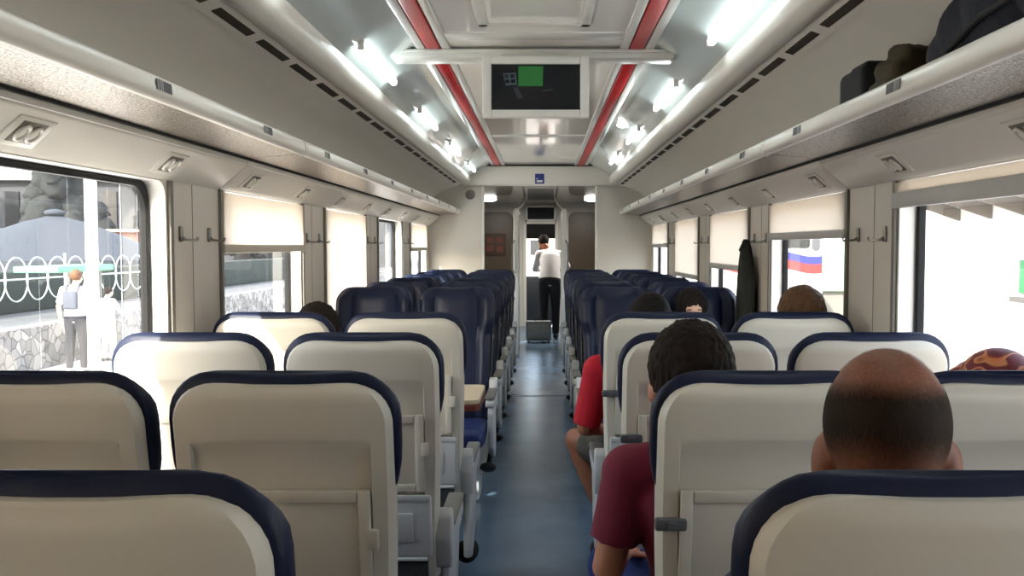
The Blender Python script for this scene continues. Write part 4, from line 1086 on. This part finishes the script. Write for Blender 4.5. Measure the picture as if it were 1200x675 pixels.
# locomotive
lc = thing('locomotive', 'white locomotive with blue and red stripes seen through a right window', 'locomotive', (4.75, 19.6, PZ - .2))
s = MB(); s.box((-1.45, 0, 1.0), (1.45, 14, 3.9), .14, 3); s.build('loco_body', mat('loco_grey', srgb(168, 170, 170), .5), lc)
def wavy(z0, z1, m, nm):
    s = MB(); top = [(-1.4 + .1 * k, z1 + .06 * math.sin(k * .42)) for k in range(29)]; bot = [(-1.4 + .1 * k, z0 + .06 * math.sin(k * .42)) for k in range(29)]
    s.loft([[(x, -.008, z) for x, z in bot], [(x, -.008, z) for x, z in top], [(x, .02, z) for x, z in top], [(x, .02, z) for x, z in bot], [(x, -.008, z) for x, z in bot]], closed=False, cap=False); s.build(nm, m, lc)
wavy(1.98, 2.15, mat('blue_livery', srgb(34, 38, 104), .5), 'blue_stripe'); wavy(1.78, 1.98, mat('red_livery', srgb(150, 34, 32), .5), 'red_stripe')
dkw = mat('cab_glass', srgb(34, 36, 32), .25)
for x0, x1 in ((-1.2, -.08), (.12, 1.12)):
    s = MB(); s.prism([(x, z) for x, z in rrect(x0, x1, 2.28, 2.62, .06, 4)], 1, -.015, .02); s.build('windscreen', dkw, lc)
s = MB(); s.prism([(x, z) for x, z in rrect(1.17, 1.34, 2.22, 2.66, .08, 5)], 1, -.02, .02); s.build('side_porthole', mat('porthole_rim', srgb(70, 72, 74), .5), lc)
s = MB(); s.box((-1.42, .1, .35), (1.42, 13.5, 1.0), .05); s.build('underframe', mat('grey_underframe', srgb(120, 122, 122), .7), lc)
for x in (-.9, .9):
    s = MB(); s.cone((x, -.35, 1.15), .09, (x, .02, 1.15), .09, 16); s.cone((x, -.40, 1.15), .22, (x, -.35, 1.15), .22, 20); s.build('buffer', mat('buffer_steel', srgb(86, 88, 90), .5) if x < 0 else bpy.data.materials['buffer_steel'], lc)
for y in (1.5, 4.2, 9.6, 12.2):
    for x in (-.75, .75):
        s = MB(); s.cone((x - .07, y, .46), .46, (x + .07, y, .46), .46, 28); s.build('wheel', bpy.data.materials['buffer_steel'], lc)
wg = thing('goods_wagon', 'pale green wagon standing behind the locomotive', 'wagon', (8.7, 26, PZ - .2))
s = MB(); s.box((-1.4, 0, 1.0), (1.4, 12, 2.45), .06); s.build('wagon_body', mat('pale_green_paint', srgb(140, 180, 140), .6), wg)
s = MB(); s.box((-1.42, -.02, 2.45), (1.42, 12.05, 3.9), .08); s.build('wagon_top', M['outwhite'], wg)
s = MB(); s.box((-1.2, .2, .3), (1.2, 11.8, 1.0)); s.build('wagon_underframe', M['sill'], wg, smooth=False)
for y in (1.5, 3.2, 8.8, 10.5):
    s = MB(); s.cone((-.8, y, .45), .45, (.8, y, .45), .45, 24); s.build('wheel', bpy.data.materials['buffer_steel'], wg)

# neighbouring coach beyond the far door: floor
b = MB(); b.box((-1.3, 17.2, -.1), (1.3, 21, 0)); struct(b.build('floor_2', M['floor'], smooth=False))

r = thing('end_backdrop', 'white building added beyond the far train end as a bright backdrop', 'building', (0, 42, PZ))  # white block added so the far door glass shows bright
s = MB(); s.box((-4, 0, 0), (2.6, 4, 5)); s.build('building_wall', W_, r, smooth=False)
s = MB(); s.box((-.55, -.05, 1.7), (.0, .02, 2.4)); s.build('building_window', bpy.data.materials['dark_window'], r, smooth=False)
# ------------------------------------------------------------------ light
for sd_ in (-1, 1):
    ld = bpy.data.lights.new('vestibule_lamp', 'AREA'); ld.shape = 'DISK'; ld.size = .26; ld.energy = 30; ld.color = (1, .95, .86)
    lo_ = bpy.data.objects.new('vestibule_lamp', ld); COL.objects.link(lo_); lo_.location = (sd_ * .86, 15.0, VC - .06)
SUN = Vector((1, 2.1, -1.44)).normalized()
sd = bpy.data.lights.new('sun', 'SUN'); sd.energy = 10; sd.angle = math.radians(.6); sd.color = (1, .95, .87)
so = bpy.data.objects.new('sun', sd); COL.objects.link(so); so.rotation_euler = SUN.to_track_quat('-Z', 'Y').to_euler(); so.location = (-8, -20, 14)
w = bpy.data.worlds.new('sky'); S.world = w; w.use_nodes = True; N = w.node_tree.nodes; L = w.node_tree.links
bg = N['Background']; st = N.new('ShaderNodeTexSky'); st.sky_type = 'NISHITA'; st.sun_disc = False
st.sun_elevation = math.asin(-SUN.z); st.sun_rotation = math.atan2(-SUN.x, -SUN.y)
st.dust_density = 2.5; st.air_density = 1.0
mx = N.new('ShaderNodeMix'); mx.data_type = 'RGBA'; mx.inputs['Factor'].default_value = .45; mx.inputs['B'].default_value = (3.2, 3.2, 3.2, 1)
L.new(st.outputs[0], mx.inputs['A']); L.new(mx.outputs['Result'], bg.inputs['Color']); bg.inputs['Strength'].default_value = 1.1

# ------------------------------------------------------------------ camera
cd = bpy.data.cameras.new('camera'); cam = bpy.data.objects.new('camera', cd); COL.objects.link(cam); S.camera = cam
cd.sensor_width = 36; cd.lens = F / 1200 * 36; cd.clip_start = .02; cd.clip_end = 300
yaw = 0.0; cd.shift_x = -36 / 1200; pitch = math.atan(49.5 / F); roll = math.radians(0.0)
R = Matrix.Rotation(yaw, 3, 'Z') @ Matrix.Rotation(PI / 2 - pitch, 3, 'X') @ Matrix.Rotation(roll, 3, 'Z')
cam.rotation_euler = R.to_euler(); cam.location = (CAMX, 0, EYE)
S.view_settings.view_transform = 'Standard'; S.view_settings.look = 'None'; S.view_settings.gamma = 1; S.view_settings.exposure = 0.46
S.view_settings.use_curve_mapping = False
S.cycles.max_bounces = 10; S.cycles.diffuse_bounces = 6; S.cycles.transparent_max_bounces = 16; S.cycles.glossy_bounces = 4
S.cycles.sample_clamp_indirect = 6; S.cycles.caustics_reflective = False; S.cycles.caustics_refractive = False
